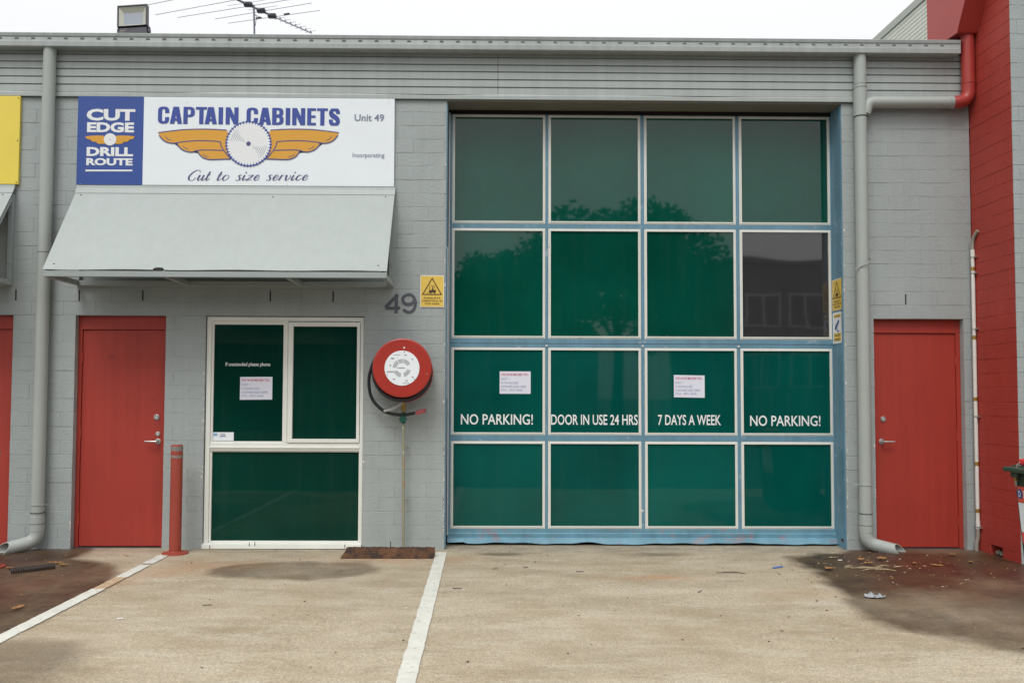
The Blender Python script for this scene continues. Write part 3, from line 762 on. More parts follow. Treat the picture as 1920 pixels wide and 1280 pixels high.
# right downpipe
dp2 = empty('downpipe', (3.47, -.075, 0), 'grey round downpipe right of the roller door with spout turning right over red door foot', 'downpipe', 'round downpipes from the roof gutter')
xr = 3.473; yr = -.072
MB().tube([(xr + .004, yr, 4.60), (xr + .002, yr, 4.3), (xr, yr, 2.0), (xr - .002, yr, .17)], PR, 28).build('pipe', MT['pipe'], dp2)
ring(xr + .002, yr, 4.322, PR + .0025, .006).build('collar', MT['pipe'], dp2)
MB().lathe_z(xr + .002, yr, [(PR, 4.02), (PR + .006, 4.021), (PR + .006, 4.27), (PR, 4.272)], 28).build('coupling', MT['pipe'], dp2)
ring(xr + .002, yr, 4.29, PR + .004, .01).build('collar', MT['pipe'], dp2)
ring(xr + .002, yr, 4.012, PR + .003, .006).build('collar', MT['crack'], dp2)
for z in (.60, .340, .235): ring(xr - .001, yr, z, PR + .0056, .0045).build('collar', MT['crack'] if z < .6 else MT['pipe'], dp2)
MB().lathe_z(xr - .001, yr, [(PR, .17), (PR + .005, .172), (PR + .005, .33), (PR, .332)], 28).build('coupling', MT['pipe'], dp2)
dirR = Vector((.93, -.22, -.22)).normalized()
el = elbow((xr - .001, yr, .075), (0, 0, -1), dirR, .085)
spout([(xr - .001, yr, .18)] + el + [el[-1] + dirR * .09, el[-1] + dirR * .30], PR + .003, .005, 1.35).build('spout', MT['pipe'], dp2)
MB().box(xr - .105, xr - .05, -.075, -.069, .606, .612).build('bracket', MT['pipe'], dp2)
# branch: horizontal pipe and elbow
hb = elbow((xr + .07, -.078, 4.152), (0.25, 0, 1), (1, 0, 0.01), .06)
MB().tube([(xr + .04, -.077, 4.04)] + hb + [(4.29, -.08, 4.156)], .053, 24).build('branch_pipe', MT['pipe'], dp2)
MB().tube([(4.29, -.08, 4.156), (4.355, -.08, 4.157)], .056, 24).build('coupling', MT['awning'], dp2)
# loose strap round the pipe
sp = [(xr - .075, -.095, 2.585), (xr - .05, -.125, 2.612), (xr, -.145, 2.632), (xr + .05, -.128, 2.655), (xr + .066, -.08, 2.680), (xr + .058, -.03, 2.690)]
s = MB(); P = smooth_path(sp, 5)
vs = []
for p in P: vs += [(p.x, p.y, p.z + .008), (p.x, p.y, p.z - .008), (p.x, p.y + .002, p.z - .008), (p.x, p.y + .002, p.z + .008)]
s.add(vs, [(4 * i + k, 4 * i + (k + 1) % 4, 4 * i + 4 + (k + 1) % 4, 4 * i + 4 + k) for i in range(len(P) - 1) for k in range(4)])
s.build('strap', MT['pipe'], dp2)
# red pipe
rp = empty('red_downpipe', (4.48, -.09, 4.2), 'short red downpipe below the red box, curving into the grey branch pipe', 'downpipe')
MB().tube([(4.478, -.10, 4.80), (4.482, -.095, 4.30)], .058, 24).build('pipe', MT['redmetal'], rp)
el = elbow((4.483, -.09, 4.160), (0, .0, -1), (-1, 0, -.02), .10)
MB().tube([(4.482, -.095, 4.33)] + el + [(4.35, -.082, 4.157)], .0595, 24).build('elbow', MT['redmetal'], rp)
MB().lathe_z(4.482, -.095, [(.056, 4.326), (.0625, 4.327), (.0625, 4.336), (.056, 4.337)], 24).build('collar', MT['redmetal'], rp)
# white conduit on the red wall
wc = empty('conduit', (4.51, -.06, 0), 'thin white conduit with brass bands running up the red wall', 'conduit')
cx, cy = 4.520, -.045
MB().tube([(cx, cy, .20), (cx, cy, 2.77)], .0165, 16).build('conduit_pipe', MT['whiteconduit'], wc)
P = smooth_path([(cx, cy, 2.75), (cx, cy, 2.84), (cx + .004, cy - .025, 2.90), (cx + .012, cy - .07, 2.945)], 5)
MB().tube(P, .0165, 16).build('bend', MT['greyconduit'], wc)
P = smooth_path([(cx, cy, .21), (cx, cy + .002, .13), (cx - .012, cy + .004, .07), (cx - .015, cy + .004, -.01)], 5)
MB().tube(P, .0165, 16).build('foot_bend', MT['greyconduit'], wc)
for z in (2.75, .24): MB().tube([(cx, cy, z - .04), (cx, cy, z + .03)], .019, 16).build('coupling', MT['whiteconduit'], wc)
for z in (2.60, 1.96, 1.39, .795, .365): MB().tube([(cx, cy, z - .018), (cx, cy, z + .018)], .0175, 16).build('band', MT['brass'], wc)
for z in (2.71, 2.56, 2.04, 1.23, .215):
    s = MB().tube([(cx, cy, z - .007), (cx, cy, z + .007)], .019, 16); s.box(cx - .002, 4.539, cy - .05, cy - .015, z - .007, z + .007)
    s.build('clip', MT['steelbright'], wc)

# ------------------------------------------------------------ red doors
def lever(x, z, y, s_, parent, r=.027):
    root = MB().disc(x, z, r, y - .008, y, 24, .003).build('handle', MT['steelbright'], parent)
    MB().tube([(x, y - .006, z), (x, y - .05, z), ], .009, 12).build('spindle', MT['steelbright'], root)
    MB().tube([(x - s_ * .004, y - .05, z), (x + s_ * .06, y - .054, z + .001), (x + s_ * .105, y - .048, z + .001)], [.009, .0085, .0075], 12).build('grip', MT['steelbright'], root)
    MB().disc(x, z, .010, y - .010, y - .008, 12).build('keyhole', MT['black'], root)

def red_door(x0, x1, jl, jr, label, hinge, locks):
    t = empty('red_door', ((x0 + x1) / 2, .1, 0), label, 'door', 'flush red steel doors')
    MB().box(x0 + .0005, x1 - .0005, .060, .20, 2.008, 2.1345, .002).build('head_frame', MT['red'], t)
    MB().box(x0 + .0005, x0 + jl, .062, .20, -.02, 2.008, .002).build('jamb', MT['red'], t)
    MB().box(x1 - jr, x1 - .0005, .062, .20, -.02, 2.008, .002).build('jamb', MT['red'], t)
    MB().box(x0 + jl + .003, x1 - jr - .003, .0755, .115, .010, 2.004, .002).build('leaf', MT['red'], t)
    MB().box(x0 + jl, x1 - jr, .12, .2, -.02, 2.008).build('rebate', MT['dark'], t)
    MB().box(x0, x1, .05, .2, -.02, .0035).build('threshold', MT['crack'], t)
    hx = x0 + jl if hinge < 0 else x1 - jr
    for z in (.25, 1.05, 1.75): MB().tube([(hx, .068, z - .05), (hx, .068, z + .05)], .007, 10).build('hinge', MT['red'], t)
    for k, (x, z) in enumerate(locks[:-1]):
        c = MB().disc(x, z, .0265 if k == 0 else .021, .066, .0755, 24, .003).build('lock', MT['steelbright'], t)
        MB().disc(x, z, .011, .063, .066, 14).build('lock_cylinder', MT['silver'], c)
    x, z = locks[-1]; lever(x, z, .0755, 1 if hinge > 0 else -1, t)
    return t
red_door(-3.80, -2.97, .036, .034, 'flush red steel door left of the white-framed window, lever near its right edge', -1, [(-3.066, 1.195), (-3.052, 1.042), (-3.050, .973)])
red_door(3.603, 4.446, .034, .040, 'flush red steel door at the right beside the red wall, lever near its left edge', 1, [(3.712, 1.200), (3.695, .990)])
t = red_door(-5.23, -4.373, .036, .034, 'neighbouring red steel door cut off by the left edge of the photo', 1, [(-5.12, 1.195), (-5.11, .973)])

# ------------------------------------------------------------ white window
win = empty('window', (-1.875, .05, 0), 'white-framed window with dark green film, fixed pane, opening pane and low pane', 'window')
def frame(name, x0, x1, z0, z1, wl, wr, wb, wt, y0, y1, m, parent, bev=.003):
    s = MB()
    s.box(x0, x0 + wl, y0, y1, z0, z1, bev); s.box(x1 - wr, x1, y0, y1, z0, z1, bev)
    s.box(x0 + wl - .001, x1 - wr + .001, y0 + .0008, y1, z1 - wt, z1, bev); s.box(x0 + wl - .001, x1 - wr + .001, y0 + .0008, y1, z0, z0 + wb, bev)
    return s.build(name, m, parent)
frame('window_frame', -2.598, -1.148, .0, 2.128, .040, .030, .045, .038, .022, .12, MT['white'], win)
MB().box(-2.56, -1.178, .028, .115, .893, .965, .004).build('transom', MT['white'], win)
MB().box(-2.56, -1.178, .018, .03, .915, .930, .003).build('transom_bead', MT['white'], win)
MB().box(-1.893, -1.850, .0265, .115, .964, 2.092, .004).build('mullion', MT['white'], win)
frame('glazing_bead', -2.559, -1.890, .962, 2.092, .022, .006, .016, .034, .040, .09, MT['white'], win)
frame('glazing_bead', -2.559, -1.176, .044, .894, .020, .010, .022, .014, .040, .09, MT['white'], win)
sash = frame('opening_sash', -1.846, -1.182, .968, 2.082, .045, .028, .034, .040, .016, .08, MT['white'], win)
MB().box(-2.545, -1.888, .055, .06, .97, 2.07).build('pane', MT['panewin'], win)
MB().box(-1.806, -1.206, .045, .05, .99, 2.05).build('pane', MT['panewin'], sash)
MB().box(-2.545, -1.182, .055, .06, .06, .885).build('pane', MT['panewin'], win)
MB().prismx([(.022, .046), (-.012, .040), (-.014, .004), (.1, .004), (.1, .046)], -2.604, -1.150).build('sill', MT['white'], win)
text('If unattended please phone', -2.432, -2.018, 1.662, 1.708, .0535, MT['letterwhite'], win, bold=.012)
s = MB()
for (x, z) in ((-2.53, .02), (-2.17, .045), (-2.12, .05), (-1.3, .03)): s.box(x, x + .006, -.0155, -.0145, z - .018, z + .015)
s.build('dirt_marks', MT['crack'], win, kind='stuff')

def notice(x0, z0, x1, z1, y, label, tilt=0.0):
    t = empty('paper_notice', ((x0 + x1) / 2, y, (z0 + z1) / 2), label, 'notice', 'printed moved notices taped inside the glass')
    s = MB(); n = 8; vs = []
    for i in range(n + 1):
        for k in (0, 1):
            x = x0 + (x1 - x0) * i / n; vs.append((x, y - .0006 * (1 + math.sin(i * .9)), (z0, z1)[k] + tilt * (i / n - .5)))
    s.add(vs, [(2 * i, 2 * i + 2, 2 * i + 3, 2 * i + 1) for i in range(n)])
    s.build('sheet', MT['paper'], t)
    W, H = x1 - x0, z1 - z0; yy = y - .0026
    def ln_(b, u0, u1, v0, v1, m, bd=0.0): text(b, x0 + u0 * W, x0 + u1 * W, z1 - v1 * H + tilt * ((u0 + u1) / 2 - .5), z1 - v0 * H + tilt * ((u0 + u1) / 2 - .5), yy, m, t, bold=bd)
    ln_('WE HAVE MOVED TO:-', .05, .93, .09, .19, MT['inkred'], .012)
    ln_('UNIT 1', .05, .31, .29, .385, MT['inkblue'])
    ln_('14 INMAN RD', .05, .60, .465, .555, MT['inkblue'])
    ln_('CROMER NSW 2099', .05, .85, .63, .725, MT['inkblue'])
    ln_('(PH) - 9971-9540', .05, .73, .79, .90, MT['inkblue'])
    for (dx, dz, a) in ((.03, .006, .4), (.97, .01, -.5)):
        pass
    return t
notice(-2.295, 1.362, -1.996, 1.573, .0545, 'white moved notice taped in the upper left pane of the white-framed window', .003)
st = empty('card_sticker', (-2.443, .054, 1.02), 'small white payment card sticker in the lower left corner of the window', 'sticker')
MB().box(-2.541, -2.346, .0535, .0548, .983, 1.060).build('sticker_sheet', MT['signwhite'], st)
MB().box(-2.534, -2.497, .0520, .0530, 1.028, 1.050).build('blue_print', mat('pale_blue_print', (.22, .42, .72), .5), st)
MB().box(-2.478, -2.416, .0520, .0530, 1.018, 1.053).build('card_print', MT['letterwhite'], st)
text('VISA', -2.470, -2.424, 1.033, 1.047, .0515, MT['signblue'], st, bold=.02)
MB().box(-2.475, -2.419, .0510, .0518, 1.020, 1.026).build('card_band', MT['signblue'], st)

# ------------------------------------------------------------ blue glazed roller door
door = empty('panel_door', (1.47, .25, 0), 'large blue framed overhead door glazed with sixteen green panes in four rows', 'garage door')
YD = .24
cols_ = [(-.320, .528), (.605, 1.446), (1.529, 2.366), (2.449, 3.284)]
rows_ = [(3.082, 4.093), (1.977, 2.987), (1.058, 1.842), (.175, .951)]
BW = .024
# rails and stiles (each a part)
def rail(z0, z1, yo=0.0, m='blue'): return MB().box(-.362, 3.333, YD + yo, YD + .045, z0, z1, .002).build('rail', MT[m], door)
rail(4.118, 4.170); rail(3.012, 3.057, .001); rail(1.906, 1.952, 0); rail(1.867, 1.9035, .003); rail(.976, 1.034, .001)
for (za, zb) in ((3.057, 4.118), (1.952, 3.012), (1.034, 1.867), (.150, .976)):
    for (xa, xb) in ((-.362, -.345), (.553, .580), (1.471, 1.504), (2.391, 2.424), (3.309, 3.333)):
        MB().box(xa, xb, YD + .002, YD + .045, za + .0005, zb - .0005, .002).build('stile', MT['blue'], door)
# bottom rail: folded, dented lip
s = MB(); n = 120; vs = []
for i in range(n + 1):
    x = -.372 + (3.345 + .372) * i / n
    w = .005 * math.sin(x * 3.1 + 1) + .004 * math.sin(x * 8.3) + .003 * math.sin(x * 21)
    lo = .018 + w * .8 + (.012 if x < -.2 else 0) + (.012 * math.exp(-((x - .95) / .14) ** 2))
    d = -.014 + w
    vs += [(x, YD + .04, .151), (x, YD, .151), (x, YD + .0, .112), (x, YD - .010, .104), (x, YD - .008 + w * .6, .068), (x, YD - .022, .060), (x, YD + d - .028, lo), (x, YD + .04, lo + .004)]
k_ = 8
s.add(vs, [(k_ * i + k, k_ * i + (k + 1) % k_, k_ * i + k_ + (k + 1) % k_, k_ * i + k_ + k) for i in range(n) for k in range(k_)])
s.f += [tuple(range(k_)), tuple(reversed(range(n * k_, n * k_ + k_)))]; s.smooth += [False, False]
s.build('bottom_rail', MT['bluerail'], door)
MB().box(-.385, 3.345, .29, .32, -.02, 4.17).build('dark_backing', MT['dark'], door)
for r, (z0, z1) in enumerate(rows_):
    for c, (x0, x1) in enumerate(cols_):
        b = MB()
        s = MB(); y0, y1 = YD - .006, YD + .03
        # mitred bead frame with a small step
        for (e, f_, yo) in ((BW, .010, .006), (.012, 0, 0)):
            a0, a1, c0, c1 = x0 - e, x1 + e, z0 - e, z1 + e; i0, i1, j0, j1 = x0 - f_, x1 + f_, z0 - f_, z1 + f_
            yy = y0 + yo
            o4 = [(a0, c0), (a1, c0), (a1, c1), (a0, c1)]; i4 = [(i0, j0), (i1, j0), (i1, j1), (i0, j1)]
            vs = [(p[0], yy, p[1]) for p in o4] + [(p[0], yy, p[1]) for p in i4] + [(p[0], y1, p[1]) for p in o4] + [(p[0], y1, p[1]) for p in i4]
            fs = []
            for k in range(4):
                k2 = (k + 1) % 4
                fs += [(k, k2, 4 + k2, 4 + k), (k, 8 + k, 8 + k2, k2), (4 + k, 4 + k2, 12 + k2, 12 + k), (8 + k, 12 + k, 12 + k2, 8 + k2)]
            s.add(vs, fs)
        s.build('glazing_bead', MT['bead'], door)
        m = MT['panegrey'] if (r, c) == (1, 3) else (MT['paneup'] if r < 2 else MT['panelow'])
        o = MB().box(x0 - .008, x1 + .008, YD + .008, YD + .014, z0 - .008, z1 + .008).build('glass_pane', m, door)
        if (r, c) == (1, 3): o['label'] = 'grey tinted pane without green film'
LT = MT['letterwhite']
text('NO PARKING!', -.250, .436, 1.131, 1.231, YD + .006, LT, door, bold=.010)
text('DOOR IN USE 24 HRS', .609, 1.438, 1.131, 1.230, YD + .006, LT, door, bold=.012)
text('7 DAYS A WEEK', 1.632, 2.234, 1.131, 1.230, YD + .006, LT, door, bold=.012)
text('NO PARKING!', 2.514, 3.190, 1.126, 1.226, YD + .006, LT, door, bold=.010)
# edge seals and steel side channels
MB().box(-.379, -.364, YD - .012, YD + .03, .09, 4.13, .002).build('edge_seal', MT['silver'], door)
MB().box(3.335, 3.347, YD - .012, YD + .03, .13, 4.13, .002).build('edge_seal', MT['silver'], door)
MB().box(3.3335, 3.3485, YD - .02, YD - .013, .11, .30, .001).build('seal_end', MT['letterwhite'], door)
s = MB(); s.box(3.3215, 3.3248, .004, .235, -.02, 4.157); s.build('side_channel', MT['blue'], door)
MB().box(3.3165, 3.3214, .010, .035, -.02, 4.15, .001).build('side_angle', MT['blue'], door)
MB().box(3.3185, 3.3214, .045, .052, -.02, 4.15, .001).build('side_rib', MT['blue'], door)
MB().box(-.3888, -.3845, .004, .235, -.02, 4.157).build('side_channel', MT['blue'], door)
MB().box(-.3844, -.379, .012, .040, .03, 4.157, .001).build('side_angle', MT['blue'], door)
MB().box(3.3195, 3.3214, .06, .12, .06, .085).build('rust_patch', mat('rust_paint', (.10, .03, .025), .8), door)
s = MB()
for (x, z) in ((.565, 1.885), (1.487, 1.885), (2.407, 1.885), (1.480, .32), (.300, 1.963), (2.30, 1.965)):
    s.disc(x, z, .012, YD - .004, YD + .001, 8)
s.build('bolts', MT['silver'], door, kind='stuff')
notice(.118, 1.425, .414, 1.638, YD + .0065, 'white moved notice in the leftmost pane of the blue door above NO PARKING')
notice(1.785, 1.395, 2.080, 1.608, YD + .0065, 'white moved notice in the third pane of the blue door above 7 DAYS A WEEK', -.004)

# ------------------------------------------------------------ awnings
def awning(x0, x1, label, notch):
    t = empty('awning', ((x0 + x1) / 2, -.3, 2.9), label, 'awning', 'sloping grey sheet metal window awnings')
    P = .60; zt, zf = 3.290, 2.471
    # sheet with thickness; slope (y,z): (-.03,zt) -> (-.60,zf)
    L = math.hypot(P - .03, zt - zf); d = Vector((0, -(P - .03) / L, -(zt - zf) / L)); nrm = Vector((0, -(zt - zf) / L, (P - .03) / L))
    n = 60; bot = []
    for i in range(n + 1):
        x = x0 + (x1 - x0) * i / n; l = L + .004 * math.sin(i * .33)
        bot.append((x, l))
    if notch:
        xc = x0 + .984; w = .048
        bot = [b for b in bot if abs(b[0] - xc) > w]
        bot += [(xc + w * math.cos(a), L - .028 * math.sin(a) ** .7) for a in [math.pi * k / 8 for k in range(9)]]
        bot.sort()
    vs = []
    for (x, l) in bot:
        for (q, o_) in ((0, 0), (1, 0), (1, 1), (0, 1)):
            p = Vector((x, -.03, zt)) + d * (l if q else 0) + nrm * (.0 if o_ else .004); vs.append(tuple(p))
    s = MB(); m_ = len(bot)
    s.add(vs, [(4 * i + k, 4 * i + (k + 1) % 4, 4 * i + 4 + (k + 1) % 4, 4 * i + 4 + k) for i in range(m_ - 1) for k in range(4)] + [(0, 1, 2, 3), (4 * m_ - 1, 4 * m_ - 2, 4 * m_ - 3, 4 * m_ - 4)])
    s.build('sheet', MT['awning'], t)
    # top flashing
    MB().prismx([(-.002, 3.342), (-.030, 3.338), (-.036, 3.312), (-.062, 3.258), (-.060, 3.256), (-.030, 3.300), (-.002, 3.325)], x0 - .004, x1 + .004).build('top_flashing', MT['awning'], t)
    F = MT['awnframe']
    MB().box(x0 + .002, x1 - .002, -P, -P + .04, 2.412, 2.460, .002).build('front_bar', F, t)
    MB().box(x0 + .045, x1 - .045, -.042, -.003, 2.405, 2.452, .002).build('wall_bar', F, t)
    for x in (x0 + .004, x1 - .045):
        MB().box(x, x + .04, -P + .0405, -.003, 2.407, 2.452, .002).build('side_bar', F, t)
        MB().box(x, x + .04, -.042, -.003, 2.453, 3.25, .002).build('wall_post', F, t)
        a, b = Vector((0, -.055, 3.235)), Vector((0, -P + .02, 2.462))
        q = [(a.y, a.z), (a.y - .0, a.z - .055), (b.y + .025, b.z - .0), (b.y, b.z)]
        MB().prismx(q, x, x + .04).build('rafter', F, t)
    w = x1 - x0
    for u in (.345, .70):
        x = x0 + w * u
        MB().box(x, x + .04, -P + .0405, -.0425, 2.410, 2.450, .002).build('brace', F, t)
        MB().prismx([(-.055, 3.235), (-.055, 3.19), (-P + .045, 2.455), (-P + .02, 2.455)], x, x + .04).build('rafter', F, t)
    s = MB()
    for (x, l) in ((x0 + .06, .07), (x1 - .08, .07), (x0 + .08, L - .06), (x0 + w * .62, .08), (x1 - .08, L - .06)):
        p = Vector((x, -.03, zt)) + d * l + nrm * .006
        s.lathe_y(p.x, p.z, [(0, p.y - .003), (.005, p.y - .003), (.006, p.y + .003)], 8)
    s.build('screws', MT['crack'], t, kind='stuff')
    for x in (x1 - .012,):
        for z in (2.61, 3.08): MB().disc(x - .01, z, .009, -.052, -.043, 8).build('bolt', MT['awnframe'], t)
    return t
awning(-3.803, -.866, 'long pale grey sloping awning under the winged saw sign', True)
awning(-6.1, -4.379, 'neighbouring pale grey awning cut off by the left edge', False)

# ------------------------------------------------------------ main sign
SX = lambda px, py: -4.55014464 + 4.93763716e-3 * px + 8.34399838e-5 * py
SZ = lambda px, py: 5.07127738 + 3.53392499e-5 * px - 5.01436157e-3 * py
sign = empty('shop_sign', (-2.34, -.02, 3.75), 'wide white and blue shop sign with a winged saw blade above the awning', 'sign')
MB().box(-3.811, -.875, -.030, -.003, 3.343, 4.1695, .001).build('sign_board', MT['signwhite'], sign)
MB().box(-3.8112, -3.203, -.0315, -.0302, 3.343, 4.1697).build('blue_panel', MT['signblue'], sign)
YS = -.0330
def zpt(px, py, ox, oy, k): return (SX(ox + px / k, oy + py / k), SZ(ox + px / k, oy + py / k))
def stext(b, px0, px1, pyt, pyb, m, **kw):
    return text(b, SX(px0, (pyt + pyb) / 2), SX(px1, (pyt + pyb) / 2), SZ(px0, pyb), SZ(px1, pyt), YS, m, sign, **kw)
stext('CUT', 162.5, 253.5, 205, 226.5, MT['letterwhite'], bold=.045)
stext('EDGE', 163.5, 251.5, 230, 248.3, MT['letterwhite'], bold=.045)
stext('DRILL', 163, 249.8, 276.5, 292.7, MT['letterwhite'], bold=.045)
stext('ROUTE', 162.5, 249, 297, 310, MT['letterwhite'], bold=.045)
MB().flat([(SX(161, 319.8), SZ(161, 321.3)), (SX(248.5, 319.8), SZ(248.5, 321.3)), (SX(248.5, 319.8), SZ(248.5, 318.2)), (SX(161, 319.8), SZ(161, 318.2))], YS).build('underline', MT['letterwhite'], sign)
stext('Unit 49', 665.3, 721, 214.5, 227.3, MT['printgrey'], bold=.018)
stext('Incorporating', 661, 721, 287.5, 297.5, MT['printgrey'], bold=.008)

# heavy condensed capitals drawn as polygons; each glyph in a 0..1 x 0..1 cell
def arc(cx, cz, rx, rz, a0, a1, n=10, p=2.6):
    out = []
    for i in range(n + 1):
        a = R_(a0 + (a1 - a0) * i / n); c, s_ = math.cos(a), math.sin(a)
        out.append((cx + rx * math.copysign(abs(c) ** (2 / p), c), cz + rz * math.copysign(abs(s_) ** (2 / p), s_)))
    return out
S_, H_ = .38, .17
def band(outer, inner):     # quads between two equally long polylines
    return [[outer[i], outer[i + 1], inner[i + 1], inner[i]] for i in range(len(outer) - 1)]
def glyph(ch):
    q = []
    box = lambda a, b, c, d: [(a, c), (b, c), (b, d), (a, d)]
    if ch == 'C':
        q += band(arc(.5, .72, .5, .28, 180, 0, 14, 2.6), arc(.5, .72, .14, .14, 180, 0, 14, 2.2))
        q += band(arc(.5, .28, .5, .28, 180, 360, 14, 2.6), arc(.5, .28, .14, .14, 180, 360, 14, 2.2))
        q += [box(0, .36, .279, .721), box(.64, 1, .62, .721), box(.64, 1, .279, .39)]
    elif ch == 'A':
        q += [[(0, 0), (.37, 0), (.62, 1), (.27, 1)], [(1, 0), (.63, 0), (.38, 1), (.73, 1)], box(.25, .75, .17, .31)]
    elif ch in 'PB':
        q.append(box(0, S_, 0, 1))
        def bowl(z0, z1, xr_):
            cz = (z0 + z1) / 2; h = (z1 - z0) / 2
            o = arc(.45, cz, xr_ - .45, h, 90, -90, 12, 2.8); i_ = arc(.45, cz, max(xr_ - .45 - S_ * .92, .05), h - .14, 90, -90, 12, 2.8)
            q.extend(band(o, i_)); q.append(box(S_ - .01, .455, z1 - .14, z1)); q.append(box(S_ - .01, .455, z0, z0 + .14))
        if ch == 'P': bowl(.40, 1, 1.0)
        else: bowl(.47, 1, .97); bowl(0, .57, 1.0)
    elif ch == 'T': q += [box(0, 1, .85, 1), box(.31, .69, 0, .86)]
    elif ch == 'I': q += [box(0, 1, 0, 1)]
    elif ch == 'N': q += [box(0, .33, 0, 1), box(.67, 1, 0, 1), [(0, 1), (.36, 1), (1, 0), (.64, 0)]]
    elif ch == 'E': q += [box(0, .45, 0, 1), box(.44, 1, .85, 1), box(.44, .95, .44, .58), box(.44, 1, 0, .15)]
    elif ch == 'S':
        top = [(.99, .68), (.99, .78), (.9, .93), (.5, 1), (.12, .92), (.0, .74), (.06, .58), (.42, .45), (.62, .35), (.64, .24), (.5, .13), (.38, .22), (.37, .35)]
        cen = [(.81, .68), (.80, .80), (.68, .90), (.48, .92), (.28, .88), (.19, .74), (.27, .62), (.52, .50), (.74, .38), (.81, .24), (.70, .10), (.50, .075), (.28, .12), (.19, .22), (.18, .35)]
        wd = [.36, .34, .26, .15, .26, .37, .34, .30, .34, .37, .26, .15, .26, .35, .36]
        P = smooth_path([(a, b, 0) for a, b in cen], 4); W_ = []
        for i in range(len(cen) - 1): W_ += [wd[i] + (wd[i + 1] - wd[i]) * j / 4 for j in range(4)]
        W_.append(wd[-1]); L_ = []; R2 = []
        for i, p in enumerate(P):
            a = P[max(i - 1, 0)]; b = P[min(i + 1, len(P) - 1)]; t_ = (b - a).normalized(); nn = Vector((-t_.y, t_.x)) * W_[i] / 2
            L_.append((p.x + nn.x, min(max(p.y + nn.y, 0), 1))); R2.append((p.x - nn.x, min(max(p.y - nn.y, 0), 1)))
        q += band(L_, R2)
    return q
gx = dict(word1=[('C', 296, 317), ('A', 318.4, 341.5), ('P', 343.7, 365), ('T', 367, 387.8), ('A', 383.5, 406.8), ('I', 409.6, 418), ('N', 423, 447)],
          word2=[('C', 462.2, 483.8), ('A', 485.5, 508.5), ('B', 510.3, 532), ('I', 535.7, 544.3), ('N', 548, 572.5), ('E', 576.2, 592.8), ('T', 594.5, 615), ('S', 617, 638)])
for wname, gl in gx.items():
    s = MB(); yy = YS
    for ch, p0, p1 in gl:
        tilt = (p0 - 296) / 342 * 1.3
        t0, t1 = 201.3 + tilt, 233.4 + tilt
        for poly in glyph(ch):
            yy -= .000002
            s.flat([(SX(p0 + (p1 - p0) * a, 217) , SZ(467, t1 + (t0 - t1) * b)) for a, b in poly], yy)
    s.build('lettering', MT['logoblue'], sign)

# winged saw blade (pixel-measured artboard, converted to metres)
def A1(px, py): return zpt(px, py, 400, 180, 7.53)
cxs, czs = 466.0, 270.0
def wing(scale, cx, cz, sgn, y, fill, line, lw, detail=True):
    # coordinates relative to blade centre in artboard units (px of the photograph), right wing
    T = [(41, -25.5), (62, -26.8), (90, -27.4), (120, -26.5), (145, -24.0), (169.5, -20.8)]
    tip = [(167.5, -16), (163, -10), (157, -5), (149, -1.8), (140, -1.0), (134, -2)]
    m1 = [(134, -2), (120, -4), (95, -5.8), (70, -5.2), (53, -3.8)]
    f2 = [(134, -2), (133, 2), (128, 8), (121, 12.5), (112, 15.2), (104, 15.0), (98, 12.8)]
    m2 = [(98, 12.8), (85, 11.6), (65, 11.9), (48, 12.6)]
    f3 = [(96, 13), (94, 17), (88, 24), (80, 28), (71, 29.5), (58, 29.2), (44, 28.6), (34, 28.6)]
    root = [(53, -3.8), (51, 5), (46, 13), (40, 21), (33, 28.6)]
    def tr(p): return (SX(cx + sgn * p[0] * scale, cz + p[1] * scale), SZ(cx + sgn * p[0] * scale, cz + p[1] * scale))
    outline = T + tip + f2[1:] + f3[1:] + [(32, 22), (38, 0), (38, -20)]
    s = MB(); poly = [tr(p) for p in outline]
    # fill as fan of quads between top and bottom borders to stay planar: tessellate with bmesh
    bm = bmesh.new(); vs = [bm.verts.new((p[0], y, p[1])) for p in poly]; fc = bm.faces.new(vs); bmesh.ops.triangulate(bm, faces=[fc])
    bm.verts.index_update()
    s.add([v.co[:] for v in bm.verts], [tuple(v.index for v in f.verts) for f in bm.faces]); bm.free()
    s.build('wing_fill', fill, sign)
    s = MB()
    yy = y - .0004
    for L_ in (T, tip, m1, f2, m2, f3, root):
        P = smooth_path([(*tr(p), 0) for p in L_], 5); yy -= .00003
        s.strip([(p.x, p.y) for p in P], lw, yy)
    if detail:
        for a, b, c in (((157, -15.5), (152, -9), (143.5, -6)), ((124, 3.5), (119, 8), (111, 10.0)), ((86.5, 18.5), (82, 22.5), (74, 24.5))):
            P = smooth_path([(*tr(a), 0), (*tr(b), 0), (*tr(c), 0)], 6); n_ = len(P)
            s.strip([(p.x, p.y) for p in P], [.0065 * math.sin(math.pi * (i + .3) / (n_ + .3)) for i in range(n_)], yy - .0001)
    s.build('wing_outline', line, sign)
for sg in (1, -1): wing(1.0, cxs, czs, sg, YS - .0005, MT['orange'], MT['logopurple'], .0105)
for sg in (1, -1): wing(.272, 206.5, 262.0, sg, YS - .0005, MT['orange'], MT['orange'], .0015, False)
